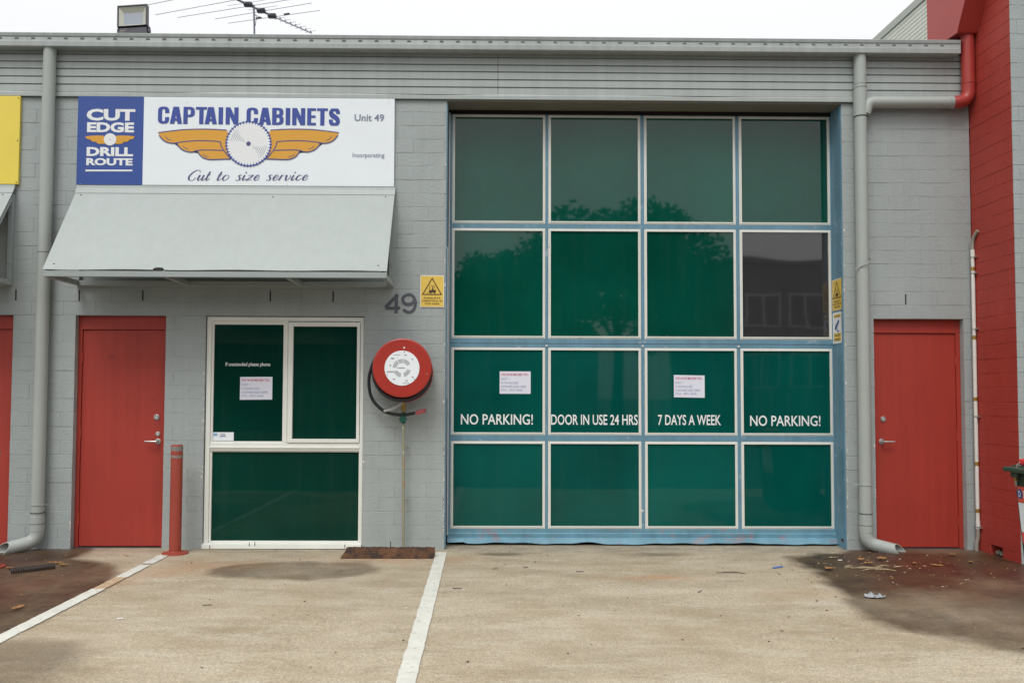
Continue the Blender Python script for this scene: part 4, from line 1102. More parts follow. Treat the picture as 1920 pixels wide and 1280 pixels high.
def saw(cx, cz, R, teeth, y, detail=True):
    s = MB(); C_ = (SX(cx, cz), SZ(cx, cz)); k = 4.94e-3
    if detail:
        s.lathe_y(C_[0], C_[1], [(0, y), (R * k * .955, y)], 72)
    else: s.lathe_y(C_[0], C_[1], [(0, y), (R * k, y)], 48)
    s.build('saw_blade', MT['letterwhite'] if detail else MT['letterwhite'], sign)
    if not detail: MB().lathe_y(C_[0], C_[1], [(0, y - .0004), (.005, y - .0004)], 10).build('blade_hub', MT['logopurple'], sign); return
    s = MB(); r0, r1 = R * k * .945, R * k * .985
    for i in range(teeth):
        a0 = 2 * math.pi * i / teeth; da = 2 * math.pi / teeth
        P = lambda r, a: (C_[0] + r * math.cos(a), y - .0004, C_[1] + r * math.sin(a))
        s.add([P(r0 * .995, a0), P(r1 * 1.0, a0), P(r1 * 1.005, a0 + da * .62), P(r0 * 1.0, a0 + da * .62)], [(0, 1, 2, 3)])
        s.add([P(r0 * 1.0, a0 + da * .5), P(r1 * 1.055, a0 + da * .72), P(r1 * 1.0, a0 + da * 1.02), P(r0 * .91, a0 + da * .85)], [(0, 1, 2, 3)])
    s.build('saw_teeth', MT['logoblue'], sign)
    s = MB(); s.lathe_y(C_[0], C_[1], [(0, y - .0005), (4.4 * k, y - .0005)], 24)
    for q in range(8):
        r = (9 + q * 3.5) * k
        for base, sg in ((158, 1), (-22, 1)):
            half = 11 + q * 2.1
            P = [(C_[0] + r * math.cos(R_(base - 8 + t_)), C_[1] + r * math.sin(R_(base - 8 + t_))) for t_ in np.linspace(-half, half, 9)]
            s.strip(P, [.0030 * math.sin(math.pi * (i + .4) / 9.2) + .0003 for i in range(9)], y - .0005)
    s.build('blade_rings', MT['logopurple'], sign)
saw(cxs, czs, 43.2, 44, YS - .002)
saw(206.8, 261.8, 11.6, 0, YS - .002, False)
# script line, drawn with a broad-nib stroke
def script_line(px0, px1, pyb, xh, m):
    G = {  # strokes in x-height units: list of polylines; advance
        'C': ([[(1.55, 1.45), (1.5, 1.75), (1.15, 1.9), (.65, 1.55), (.25, .9), (.2, .35), (.45, .02), (.85, .08), (1.15, .5)]], 1.35),
        'u': ([[(.1, .75), (.25, .98)], [(.32, .98), (.12, .3), (.28, .0), (.6, .35), (.85, .95)], [(.85, .98), (.68, .25), (.85, .0), (1.1, .35)]], 1.12),
        't': ([[(.45, 1.6), (.15, .3), (.3, .0), (.62, .35)], [(.08, 1.0), (.62, 1.0)]], .72),
        'o': ([[(.75, .95), (.4, .95), (.12, .45), (.25, .03), (.6, .1), (.9, .6), (.75, .95)], ], 1.05),
        's': ([[(.75, .85), (.55, 1.0), (.35, .8), (.55, .4), (.45, .05), (.15, .02), (.02, .18)]], .85),
        'i': ([[(.3, .98), (.1, .3), (.25, .0), (.55, .35)], [(.40, 1.42), (.46, 1.48)]], .62),
        'z': ([[(.1, .9), (.5, .95), (.8, .95), (.45, .5), (.02, .03), (.4, .08), (.8, .08)]], .95),
        'e': ([[(.15, .42), (.6, .55), (.72, .85), (.5, 1.0), (.2, .6), (.15, .2), (.4, .0), (.8, .35)]], .90),
        'r': ([[(.3, .98), (.02, .02)], [(.15, .5), (.4, .9), (.62, .92)]], .72),
        'v': ([[(.05, .85), (.25, .95), (.2, .3), (.35, .0), (.7, .4), (.8, .95)]], .92),
        'c': ([[(.75, .8), (.55, 1.0), (.25, .75), (.12, .3), (.35, .0), (.8, .35)]], .88), ' ': ([], .85)}
    txt = 'Cut to size service'
    tot = sum(G[c][1] for c in txt); k = (px1 - px0) / tot; x = px0; s = MB(); yy = YS
    for c in txt:
        if c == ' ' and s.v: s.build('lettering', m, sign); s = MB()
        for st_ in G[c][0]:
            if c == 'i' and len(st_) == 2:
                q = st_[0]; X0, Z0 = x + (q[0] + q[1] * .18) * k, pyb - q[1] * xh
                s.lathe_y(SX(X0, Z0), SZ(X0, Z0), [(0, yy), (.007, yy)], 10); continue
            P = smooth_path([(x + (a + b * .20) * k, pyb - b * xh, 0) for a, b in st_], 5)
            W_ = []
            for i in range(len(P)):
                a = P[max(i - 1, 0)]; b = P[min(i + 1, len(P) - 1)]; d_ = (b - a).normalized()
                down = max(0, abs(d_.y) * (1 if d_.y > 0 else .35)); W_.append(.0035 + .0125 * down ** 1.6)
            yy -= .00002
            s.strip([(SX(p.x, p.y), SZ(p.x, p.y)) for p in P], W_, yy)
        x += G[c][1] * k
    s.build('lettering', m, sign)
script_line(350, 577, 338.3, 10.2, MT['logopurple'])
s = MB()
for (px, py) in ((350, 192), (730, 192), (345, 346), (538, 346), (660, 195), (735, 345), (152, 345)):
    s.disc(SX(px, py), SZ(px, py), .004, YS - .002, YS, 8)
s.build('screws', MT['silver'], sign, kind='stuff')

ysn = empty('yellow_sign', (-5.2, -.02, 3.7), 'plain bright yellow sign board at the left edge above the neighbouring awning', 'sign')
MB().box(-6.1, -4.346, -.030, -.003, 3.343, 4.1695, .001).build('sign_board', MT['signyellow'], ysn)
s = MB()
for z in (3.36, 3.75, 4.15): s.disc(-4.362, z, .005, -.034, -.03, 8)
s.build('screws', MT['crack'], ysn, kind='stuff')

# ------------------------------------------------------------ warning signs
def warn_sign(loc, rz, label, group=None):
    t = empty('warning_sign', loc, label, 'sign', group, rz=rz)
    m0 = Matrix.LocRotScale(loc, t.rotation_euler, (1, 1, 1))
    def put(s, name, m):
        s.v = [tuple(m0 @ Vector(v)) for v in s.v]; return s.build(name, m, t)
    put(MB().box(-.111, .111, -.004, 0, -.149, .149, .0008), 'white_border', MT['letterwhite'])
    put(MB().box(-.105, .105, -.0050, -.0042, -.143, .143), 'yellow_face', MT['warnyellow'])
    tri = [(-.094, -.034), (.094, -.034), (0, .130)]; ti = [(-.078, -.025), (.078, -.025), (0, .112)]
    s = MB(); y = -.0062
    for i in range(3):
        j = (i + 1) % 3; s.flat([tri[i], tri[j], ti[j], ti[i]], y)
    put(s, 'triangle', MT['warnblack'])
    s = MB(); y = -.0063     # forklift pictogram
    for p in ([(-.014, .012), (.034, .012), (.036, -.004), (.030, -.010), (-.026, -.010), (-.026, .002)],
              [(-.004, .012), (.014, .012), (.010, .036), (.002, .034)], [(.003, .036), (.011, .036), (.011, .046), (.003, .046)],
              [(-.030, -.014), (-.024, -.014), (-.018, .062), (-.022, .062)], [(-.050, -.014), (-.028, -.014), (-.028, -.010), (-.050, -.010)],
              [(-.014, .052), (.018, .050), (.018, .053), (-.014, .055)], [(.018, .053), (.028, .012), (.031, .012), (.021, .053)]):
        s.flat(p, y); y -= .00005
    for (x, r) in ((-.014, .009), (.022, .009)):
        s.lathe_y(x, -.012, [(0, y), (r, y)], 14)
    put(s, 'forklift_pictogram', MT['warnblack'])
    for b, z, w in (('FORKLIFTS', -.072, .076), ('OPERATING IN', -.098, .096), ('THIS AREA', -.124, .072)):
        o = text(b, -w, w, z, z + .017, -.0056, MT['warnblack'], None, bold=.02)
        for v in o.data.vertices: v.co = m0 @ v.co
        o.parent = t; o.matrix_parent_inverse = m0.inverted()
    return t
warn_sign((-.5155, -.003, 2.371), 0, 'yellow forklift warning sign on the grey wall beside the number 49')
warn_sign((3.3205, .130, 2.374), -math.pi / 2, 'yellow forklift warning sign seen edge-on in the blue right door reveal')
loc = (3.3205, .130, 2.060)
t = empty('camera_sign', loc, 'white and yellow security camera sign below the warning sign in the blue reveal', 'sign', rz=-math.pi / 2)
m0 = Matrix.LocRotScale(loc, t.rotation_euler, (1, 1, 1))
def put(s, name, m):
    s.v = [tuple(m0 @ Vector(v)) for v in s.v]; return s.build(name, m, t)
put(MB().box(-.107, .107, -.004, 0, -.148, .148, .0008), 'sign_plate', MT['letterwhite'])
put(MB().box(-.08, .08, -.0052, -.0042, .098, .127), 'yellow_band', MT['warnyellow'])
put(MB().box(-.08, .08, -.0052, -.0042, -.128, -.05), 'yellow_band', MT['warnyellow'])
s = MB(); s.flat([(-.055, -.010), (-.035, -.020), (.045, .055), (.030, .078), (-.050, .012)], -.006); s.flat([(-.01, -.005), (.0, -.005), (.0, -.038), (-.01, -.038)], -.0061)
s.flat([(-.01, -.038), (.05, -.038), (.05, -.030), (-.01, -.030)], -.0062); put(s, 'camera_pictogram', MT['signblue'])
s = MB()
for z in (.108, -.066, -.080, -.106, -.118): s.flat([(-.07, z), (.07, z), (.07, z + .006), (-.07, z + .006)], -.006)
put(s, 'print_lines', MT['warnblack'])

# ------------------------------------------------------------ fire hose reel
reel = empty('fire_hose_reel', (-.765, -.1, 1.6), 'red wall-mounted fire hose reel with black hose and round white instruction plate', 'hose reel')
RX, RZ = -.758, 1.650
MB().lathe_y(RX, RZ, [(0, -.312), (.252, -.312), (.261, -.308), (.2635, -.300), (.2635, -.288), (.258, -.285), (.0, -.285)], 64).build('front_disc', MT['redreel'], reel)
HX, HZ = RX - .010, RZ - .036
MB().lathe_y(HX, HZ, [(0, -.075), (.268, -.075), (.271, -.067), (.268, -.058), (0, -.058)], 64).build('back_disc', MT['redreel'], reel)
s = MB()
for k in range(7):
    yy = -.268 + k * .030
    ring_ = [(HX + .250 * math.cos(a), yy + .0, HZ + .250 * math.sin(a)) for a in [2 * math.pi * i / 48 for i in range(49)]]
    s.tube(ring_, .0155, 8, caps=False)
s.build('hose_coil', MT['rubber'], reel)
MB().lathe_y(RX, RZ, [(0, -.28), (.16, -.28), (.16, -.06), (0, -.06)], 32).build('drum', MT['redreel'], reel)
MB().box(RX - .04, RX + .04, -.06, -.001, RZ - .2, RZ + .05, .004).build('wall_bracket', MT['redmetal'], reel)
pl = MB().lathe_y(RX, RZ - .002, [(0, -.3165), (.154, -.3165), (.156, -.3125)], 56).build('instruction_plate', MT['signwhite'], reel)
s = MB(); yy = -.3175
for (a0, a1, r) in ((25, 78, .078), (82, 120, .075), (125, 178, .078), (-15, -75, .078), (-98, -150, .078)):
    for q in range(4):
        P = [(RX + (r - q * .009) * math.cos(R_(a)), RZ + (r - q * .009) * math.sin(R_(a))) for a in np.linspace(a0, a1, 8)]
        s.strip(P, .0042, yy)
for (a, r, w, h) in ((75, .118, .01, .008), (40, .12, .008, .008), (135, .118, .014, .010), (168, .105, .008, .009), (-40, .125, .008, .009), (-70, .12, .01, .008), (-125, .122, .010, .008), (112, .125, .03, .004), (-75, .140, .03, .004), (200, .115, .04, .004), (200, .09, .045, .004), (20, .0, .03, .004), (190, .012, .03, .004)):
    x, z = RX + r * math.cos(R_(a)), RZ + r * math.sin(R_(a)); s.flat([(x - w, z - h / 2), (x + w, z - h / 2), (x + w, z + h / 2), (x - w, z + h / 2)], yy)
s.build('plate_print', mat('plate_print', (.20, .20, .21), .6), pl, kind='stuff')
s = MB()
for a, r in ((82, .143), (205, .145), (-42, .148)): s.disc(RX + r * math.cos(R_(a)), RZ + r * math.sin(R_(a)), .004, -.3195, -.3165, 8)
s.build('rivets', MT['black'], pl, kind='stuff')
s = MB(); s.disc(RX + .018, RZ + .180, .009, -.3135, -.312, 10); s.disc(RX + .222, RZ - .052, .004, -.3135, -.312, 8)
s.build('paint_chips', MT['chip'], reel, kind='stuff')
P = smooth_path([(-.955, -.20, 1.80), (-1.020, -.18, 1.72), (-1.066, -.15, 1.60), (-1.074, -.135, 1.50), (-1.056, -.13, 1.40), (-1.010, -.125, 1.325), (-.928, -.12, 1.258), (-.830, -.115, 1.233), (-.734, -.12, 1.233), (-.655, -.12, 1.247)], 8)
MB().tube(P, .0145, 12).build('hose_tail', MT['rubber'], reel)
nz = MB().tube([(-.650, -.12, 1.248), (-.63, -.12, 1.252), (-.575, -.125, 1.268), (-.560, -.126, 1.272)], [.016, .020, .018, .021], 14).build('nozzle', mat('faded_red_nozzle', (.50, .10, .12), .45), reel)
MB().tube([(-.561, -.1265, 1.2722), (-.557, -.127, 1.2732)], .010, 10).build('nozzle_hole', MT['black'], nz)
P = smooth_path([(-.775, -.15, 1.345), (-.82, -.155, 1.305), (-.875, -.155, 1.278), (-.935, -.15, 1.262)], 5)
MB().tube(P, [.016] * 8 + [.014] * (len(P) - 12) + [.011] * 4, 10).build('hose_guide_arm', mat('pale_grey_arm', (.42, .43, .42), .4, .1, 20), reel)
MB().lathe_z(-.763, -.085, [(0, 1.255), (.017, 1.255), (.017, 1.275), (.024, 1.278), (.024, 1.305), (.018, 1.308), (.014, 1.335), (.014, 1.38), (0, 1.38)], 8, False).build('valve_body', MT['brass'], reel)
hw = MB().lathe_y(-.764, 1.192, [(0, -.150), (.012, -.150), (.013, -.146), (.024, -.146), (.030, -.140), (.030, -.128), (.022, -.122), (0, -.122)], 16).build('handwheel', MT['greenwheel'], reel)
s = MB()
for k in range(8):
    a = 2 * math.pi * k / 8; s.disc(-.764 + .031 * math.cos(a), 1.192 + .031 * math.sin(a), .007, -.141, -.127, 8)
s.build('wheel_lobes', MT['greenwheel'], hw)
MB().tube([(-.764, -.122, 1.192), (-.764, -.085, 1.192)], .010, 10).build('valve_stem', MT['brass'], reel)
MB().lathe_z(-.763, -.085, [(0, 1.150), (.018, 1.152), (.021, 1.165), (.021, 1.215), (.018, 1.255), (0, 1.256)], 12).build('valve_tee', MT['greenwheel'], reel)
MB().tube([(-.763, -.085, 1.15), (-.760, -.085, .6), (-.756, -.085, -.01)], .0145, 14).build('supply_pipe', MT['brasspipe'], reel)
for z in (.45, .93): MB().box(-.745, -.728, -.095, -.002, z, z + .010, .001).build('pipe_clip', MT['brasspipe'], reel)
s = MB(); s.box(-.770, -.762, -.1005, -.099, 1.10, 1.135); s.box(-.764, -.758, -.1, -.0985, .88, .90); s.build('paint_flecks', MT['chip'], reel, kind='stuff')

# ------------------------------------------------------------ bollards
def bollard(x, y, label):
    t = empty('bollard', (x, y, 0), label, 'bollard', 'red round steel bollards')
    s = MB().lathe_z(x, y, [(0, .962), (.044, .961), (.0505, .954), (.0515, .94), (.0515, .006), (.0515, 0)], 32); s.build('post', MT['bollard'], t)
    MB().lathe_z(x, y, [(.0515, .022), (.056, .016), (.112, .011), (.115, .006), (.115, 0)], 32).build('base_flange', MT['bollard'], t)
    for z0, z1 in ((.905, .948), (.845, .868)): MB().lathe_z(x, y, [(.0515, z0), (.0525, z0 + .001), (.0525, z1 - .001), (.0515, z1)], 32).build('reflective_band', MT['band'], t)
    return t
MT['bollard'] = mat('bollard_paint', (.31, .048, .029), .55, .12, 8, wear=(.40, .40, .38), wscale=17, wamt=.735)
MT['band'] = mat('faded_band', (.22, .20, .18), .6, .25, 25, wear=(.36, .10, .08), wscale=30, wamt=.6)
bollard(-2.762, -.235, 'red steel bollard standing between the left red door and the window')
bollard(-4.042, -.84, 'red steel bollard at the far left edge in front of the neighbouring door')

# ------------------------------------------------------------ rusty wheel stop
ws = empty('wheel_stop', (-.85, -.40, 0), 'rusty brown timber wheel stop lying by the wall below the hose reel', 'wheel stop')
s = MB(); n = 40; vs = []
for i in range(n + 1):
    u = i / n; x = -1.245 + .79 * u; e = random.uniform(-.003, .003); e2 = random.uniform(-.004, .004)
    f = .030 if i == 0 else 0
    vs += [(x - f * .6, -.450 + e, .0), (x, -.425 + e2, .035 + e), (x + f, -.385, .074 + e2), (x + f, -.335, .078 + e), (x, -.325, 0)]
s.add(vs, [(5 * i + k, 5 * i + (k + 1) % 5, 5 * i + 5 + (k + 1) % 5, 5 * i + 5 + k) for i in range(n) for k in range(5)] + [(0, 1, 2, 3, 4), tuple(5 * n + k for k in (4, 3, 2, 1, 0))])
s.build('beam', MT['rusttimber'], ws)
MB().tube([(-.845, -.33, .07), (-.843, -.335, .125)], .004, 8).build('steel_pin', MT['black'], ws)
s = MB()
for k in range(40):
    x = random.uniform(-1.24, -.47); s.box(x, x + random.uniform(.006, .03), -.36 + random.uniform(-.015, .015), -.345, .074, .080 + random.uniform(0, .004))
s.build('dirt_crust', MT['twig'], ws, kind='stuff')

# ------------------------------------------------------------ floodlight on the roof edge
fl = empty('floodlight', (-3.37, .10, 4.75), 'black rectangular floodlight standing on the roof edge, top left', 'floodlight')
tiltm = Matrix.Translation((-3.372, .10, 4.80)) @ Matrix.Rotation(R_(-4.5), 4, 'Y') @ Matrix.Rotation(R_(-9), 4, 'X')
def putf(s, name, m, par=None):
    s.v = [tuple(tiltm @ Vector(v)) for v in s.v]; return s.build(name, m, par or fl)
s = MB(); W2, H0, H1 = .142, .085, .310
s.box(-W2, -W2 + .014, -.03, .02, H0, H1, .003).box(W2 - .014, W2, -.03, .02, H0, H1, .003).box(-W2 + .013, W2 - .013, -.0295, .02, H1 - .014, H1, .003).box(-W2 + .013, W2 - .013, -.0295, .02, H0, H0 + .010, .003)
s.box(-W2 + .01, W2 - .01, .012, .045, H0 - .0, H1 - .01, .004)
putf(s, 'frame', MT['flooddark'])
a, b, c, d = -W2 + .014, W2 - .014, H0 + .010, H1 - .014
s = MB(); o4 = [(a, c), (b, c), (b, d), (a, d)]; i4 = [(a + .038, c + .030), (b - .038, c + .030), (b - .038, d - .048), (a + .038, d - .048)]
s.add([(p[0], -.022, p[1]) for p in o4] + [(p[0], .008, p[1]) for p in i4], [(k, (k + 1) % 4, 4 + (k + 1) % 4, 4 + k) for k in range(4)])
putf(s, 'reflector', MT['reflector'])
putf(MB().add([(p[0], .0075, p[1]) for p in i4], [(0, 1, 2, 3)]), 'led_panel', MT['led'])
putf(MB().box(-.130, .138, -.016, .05, -.02, H0 - .001, .006), 'driver_box', MT['flooddark'])
for k, (z, w) in enumerate(((.066, .065), (.048, .06), (.034, .04), (.018, .055))):
    putf(MB().box(-.118, -.118 + w, -.0175, -.0165, z, z + .0045), 'label_print', MT['greyconduit'])
putf(MB().box(-.152, -.131, -.006, .02, .035, .085, .003), 'pivot_bracket', MT['flooddark'])
putf(MB().box(.139, .158, -.006, .02, .025, .085, .003), 'pivot_bracket', MT['flooddark'])
putf(MB().box(.158, .163, -.004, .016, -.045, .055, .001), 'bracket_arm', MT['flooddark'])

# ------------------------------------------------------------ TV antenna
H = 5.983
an = empty('tv_antenna', (-2.77, 2.0, 4.6), 'aluminium TV antenna on a thin mast above the roof', 'antenna')
MB().tube([(-2.72, 2.0, 4.6), (-2.766, 2.0, H)], .011, 8).build('mast', MT['mast'], an)
MB().tube([(-3.25, 1.40, H), (-2.60, 2.32, H)], .013, 8).build('boom', MT['mast'], an)
MB().tube([(-2.60, 2.32, H), (-2.245, 2.77, H)], .010, 8).build('boom', MT['element'], an)
def elem(a, b, r=.0042): MB().tube([(*a, H + .012), (*b, H + .012)], r, 6).build('element', MT['element'], an)
elem((-4.04, 2.05), (-2.6, 1.48)); elem((-4.04, 2.31), (-2.00, 1.54)); elem((-3.80, 2.38), (-2.0, 1.77)); elem((-3.35, 2.41), (-2.08, 1.96)); elem((-3.23, 2.53), (-2.02, 2.15))
elem((-3.09, 2.05), (-2.60, 1.89), .003); elem((-2.88, 2.16), (-2.50, 2.04), .003)
for i in range(7):
    u = (i + 1) / 7; cx_, cy_ = -2.60 + .345 * u, 2.32 + .44 * u
    elem((cx_ - .075, cy_ + .03), (cx_ + .075, cy_ - .045), .0028)
    MB().box(cx_ - .008, cx_ + .008, cy_ - .008, cy_ + .008, H + .006, H + .024).build('insulator', MT['black'], an)
for (x, y_) in ((-2.975, 1.77), (-2.83, 1.99), (-2.72, 2.15), (-2.625, 2.29)):
    MB().box(x - .05, x + .05, y_ - .035, y_ + .035, H - .022, H + .026, .01).build('insulator_block', MT['flooddark'], an)
for (x, y_) in ((-2.81, 2.37), (-2.44, 2.255)):
    MB().tube([(x - .035, y_ + .012, H + .012), (x + .035, y_ - .012, H + .012)], .010, 8).build('balun', MT['flooddark'], an)
P = smooth_path([(-2.75, 2.3, H - .02), (-2.80, 2.15, H - .05), (-2.74, 2.02, H - .12), (-2.745, 2.0, H - .25)], 5)
MB().tube(P, .003, 6).build('cable', MT['black'], an)

# ------------------------------------------------------------ wheelie bin at the right edge
wb = empty('wheelie_bin', (3.85, -2.5, 0), 'dark green wheelie bin with red and white sticker cut off by the right edge', 'bin')
def taper(x0, x1, y0, y1, z0, X0, X1, Y0, Y1, z1):
    return [(x0, y0, z0), (x1, y0, z0), (x1, y1, z0), (x0, y1, z0), (X0, Y0, z1), (X1, Y0, z1), (X1, Y1, z1), (X0, Y1, z1)]
FB = [(0, 1, 2, 3), (4, 5, 6, 7), (0, 1, 5, 4), (1, 2, 6, 5), (2, 3, 7, 6), (3, 0, 4, 7)]
BX, BY = 3.535, -2.20       # far left top corner of the body
MB().add(taper(BX + .06, BX + .60, BY - .50, BY - .03, .03, BX, BX + .66, BY - .58, BY, .88), FB).build('body', MT['bin'], wb)
MB().box(BX - .02, BX + .68, BY - .60, BY + .02, .875, .912, .008).build('rim', MT['bin'], wb)
MB().add(taper(BX - .03, BX + .69, BY - .61, BY + .03, .913, BX - .01, BX + .66, BY - .59, BY + .01, .958), FB).build('lid', MT['bin'], wb)
MB().box(BX - .085, BX - .031, BY - .50, BY + .0, .918, .950, .010).build('lid_grip', MT['bin'], wb)
for y_ in (BY - .45, BY - .10): MB().box(BX - .05, BX - .0205, y_, y_ + .03, .88, .917, .004).build('grip_bracket', MT['bin'], wb)
MB().box(BX + .004, BX + .12, BY - .30, BY - .03, .960, 1.004, .014).build('lid_catch', MT['binred'], wb)
for x_ in (BY - .49, BY - .02): MB().tube([(BX + .56, x_ - .025, .11), (BX + .56, x_ + .025, .11)], .11, 24).build('wheel', MT['black'], wb)
sx = lambda z, off=.003: BX + (.88 - z) / .85 * .06 - off          # left face of the tapered body
sy = lambda z: BY - (.88 - z) / .85 * .03
def sticker(m, z0, z1, u0, u1, off=.003, name='sticker'):
    MB().add([(sx(z0, off), sy(z0) - u0, z0), (sx(z0, off), sy(z0) - u1, z0), (sx(z1, off), sy(z1) - u1, z1), (sx(z1, off), sy(z1) - u0, z1)], [(0, 1, 2, 3)]).build(name, m, wb)
sticker(MT['binsticker'], .715, .822, .012, .40); sticker(MT['signwhite'], .520, .713, .012, .40); sticker(MT['binsticker'], .445, .518, .012, .40)
def sidetext(b, u0, u1, z0, z1, m, off=.006, bold=.02):
    o = text(b, u0, u1, z0, z1, 0, m, None, bold=bold)
    for v in o.data.vertices: v.co = Vector((sx(v.co.z, off), sy(v.co.z) - v.co.x, v.co.z))
    o.parent = wb; o.matrix_parent_inverse = parent_matrix(wb).inverted()
s = MB(); s.add([(sx(.772 + .032 * math.sin(a), .005), sy(.77) - .040 - .028 * math.cos(a), .772 + .032 * math.sin(a)) for a in [2 * math.pi * k / 20 for k in range(20)]], [tuple(range(20))])
s.build('logo_disc', MT['signblue'], wb)
sidetext('D', .028, .052, .752, .792, MT['letterwhite']); sidetext('DO', .078, .17, .748, .796, MT['letterwhite'])
sidetext('D', .075, .12, .600, .665, MT['signblue'])
s = MB(); P = smooth_path([(BX + .02, BY - .05, .985), (BX - .012, BY - .045, .95), (BX - .020, BY - .04, .90), (BX - .016, BY - .035, .86), (BX - .012, BY - .03, .83)], 5)
for i in range(len(P) - 1):
    c = (P[i] + P[i + 1]) / 2; f = i % 2
    rr = [(c.x + .007 * math.cos(a) * (.3 if f else 1), c.y + .010 * math.cos(a) * (1 if f else .3), c.z + .012 * math.sin(a)) for a in [2 * math.pi * k / 8 for k in range(9)]]
    s.tube(rr, .0026, 5, caps=False)
s.build('chain', MT['steelbright'], wb)
MB().box(BX - .030, BX - .012, BY - .055, BY - .035, .858, .895, .003).build('padlock', MT['brass'], wb)

# ------------------------------------------------------------ coil spring, litter, leaves
s = MB(); pts = []
for i in range(27 * 14):
    a = 2 * math.pi * i / 14; u = i / (27 * 14)
    pts.append((-3.74 + .25 * u - .62 * .018 * math.cos(a), -1.09 + .20 * u + .78 * .018 * math.cos(a), .022 + .018 * math.sin(a)))
tag(s.tube(pts, .0042, 6).build('coil_spring', MT['black']), 'black steel coil spring lying on the wet concrete at the left', 'spring')

def leaf_mesh(m, L, Wd, curl, seedv):
    rnd = random.Random(seedv); n = 7; vs = []
    for i in range(n + 1):
        t_ = i / n; w = Wd * math.sin(math.pi * min(t_ * .92 + .06, 1)) * rnd.uniform(.75, 1.15)
        z = curl * (t_ - .5) ** 2 * 4 * L + .003
        vs += [(t_ * L - L / 2, -w / 2, z + .25 * w), (t_ * L - L / 2, 0, z), (t_ * L - L / 2, w / 2, z + .3 * w * rnd.uniform(.3, 1.2))]
    fs = []
    for i in range(n): fs += [(3 * i, 3 * i + 1, 3 * i + 4, 3 * i + 3), (3 * i + 1, 3 * i + 2, 3 * i + 5, 3 * i + 4)]
    me = bpy.data.meshes.new('fallen_leaf'); me.from_pydata(vs, [], fs); me.materials.append(m); return me
LM = [leaf_mesh(MT['leaf'], .075, .045, .10, 1), leaf_mesh(MT['leaf'], .055, .036, .16, 2), leaf_mesh(MT['leaf'], .09, .03, .06, 3), leaf_mesh(MT['straw'], .10, .018, .05, 4)]
def leaf(x, y_, k, rz, label, sc=1.0):
    o = bpy.data.objects.new('fallen_leaf', LM[k]); col.objects.link(o); o.location = (x, y_, .003); o.rotation_euler = (random.uniform(-.1, .1), random.uniform(-.1, .1), rz); o.scale = (sc,) * 3
    tag(o, label, 'leaf', 'fallen leaves on the wet concrete')
leafs = [((3.22, -.53), 1, .4, 'single tan leaf between the right spout and the blue door corner'), ((3.21, -.70), 0, .2, 'curled orange leaf on wet concrete, left one of the pair below the right spout'),
         ((3.42, -.49), 0, 2.0, 'curled orange leaf right below the right spout elbow'), ((2.79, -.91), 0, .9, 'lone orange leaf on the edge of the right wet patch'),
         ((3.60, -.70), 1, 1.1, 'upright curled tan leaf on the red stained concrete near the right spout mouth'), ((3.40, -.82), 3, .3, 'pale strip-like leaf, right of the twig cluster'),
         ((3.76, -.76), 2, 2.6, 'dark-edged long leaf in front of the right red door'), ((4.14, -.30), 1, .2, 'small tan leaf close to the foot of the right red door'),
         ((4.12, -.62), 1, .7, 'small orange leaf on the red stain before the red wall'), ((3.02, -.42), 3, .1, 'pale narrow leaf near the foot of the blue side channel'),
         ((-3.84, -.93), 1, 1.2, 'orange upright leaf at the left end of the coil spring'), ((-3.47, -.80), 1, .5, 'orange leaf at the right end of the coil spring'),
         ((-3.58, -.70), 2, .2, 'thin orange leaf above the coil spring'), ((-3.08, -2.19), 2, 1.4, 'yellowish leaf on the dark wet concrete near the left bay line')]
for (p, k, rz, lb) in leafs: leaf(p[0], p[1], k, rz, lb, random.uniform(1.1, 1.4))
def twig(name, pts, r, m, label, cat):
    tag(MB().tube([(a, b, c) for a, b, c in pts], r, 6).build(name, m), label, cat)
s = MB()
for (x, y_, L_, a) in ((3.12, -.93, .16, .35), (3.15, -.88, .20, -.1), (3.22, -.87, .13, .7), (3.10, -.86, .22, .08), (3.24, -.95, .16, -.25), (3.28, -.80, .14, .3), (2.98, -.86, .08, 0), (3.0, -.80, .10, .4)):
    s.tube([(x - L_ / 2 * math.cos(a), y_ - L_ / 2 * math.sin(a), .006), (x, y_, .014), (x + L_ / 2 * math.cos(a), y_ + L_ / 2 * math.sin(a), .006)], [.002, .006, .002], 6)
tag(s.build('twig_cluster', MT['straw']), 'tangle of pale dry bark strips on the wet concrete below the right spout', 'twigs', kind='stuff')
tag(MB().tube([(2.35, -.86, .006), (2.45, -.80, .006)], .006, 8).build('blue_straw', MT['bluestraw']), 'short blue plastic straw on the dry concrete', 'litter')
s = MB(); vs = []; n = 9
for i in range(n):
    for k in range(4):
        vs.append((2.66 + .15 * i / (n - 1), -1.86 + (.075 * k / 3 - .03) * (.25 + math.sin(math.pi * i / (n - 1))) + random.uniform(-.006, .006), .006 + random.uniform(0, .03) * (1 if k in (1, 2) else .2)))
s.add(vs, [(4 * i + k, 4 * i + 4 + k, 4 * i + 5 + k, 4 * i + 1 + k) for i in range(n - 1) for k in range(3)])
tag(s.build('crumpled_wrapper', mat('wrapper', (.30, .32, .34), .35, .2, 30), None), 'crumpled silvery wrapper on the right wet patch', 'litter')
tag(MB().tube([(1.83, -1.05, .006), (1.98, -1.04, .008), (2.06, -1.08, .006)], [.002, .005, .002], 6).build('bark_strip', MT['rusttimber']), 'thin reddish bark strip on the dry concrete in front of the blue door', 'twig')
s = MB()
for (x, y_, L_, a) in ((1.52, -1.72, .06, .9), (.72, -1.0, .06, -.3), (.30, -.85, .04, .2), (.05, -.9, .045, .1), (-.25, -1.6, .07, -.1), (-1.9, -2.1, .06, .05)):
    s.tube([(x, y_, .005), (x + L_ * math.cos(a), y_ + L_ * math.sin(a), .006)], .003, 5)
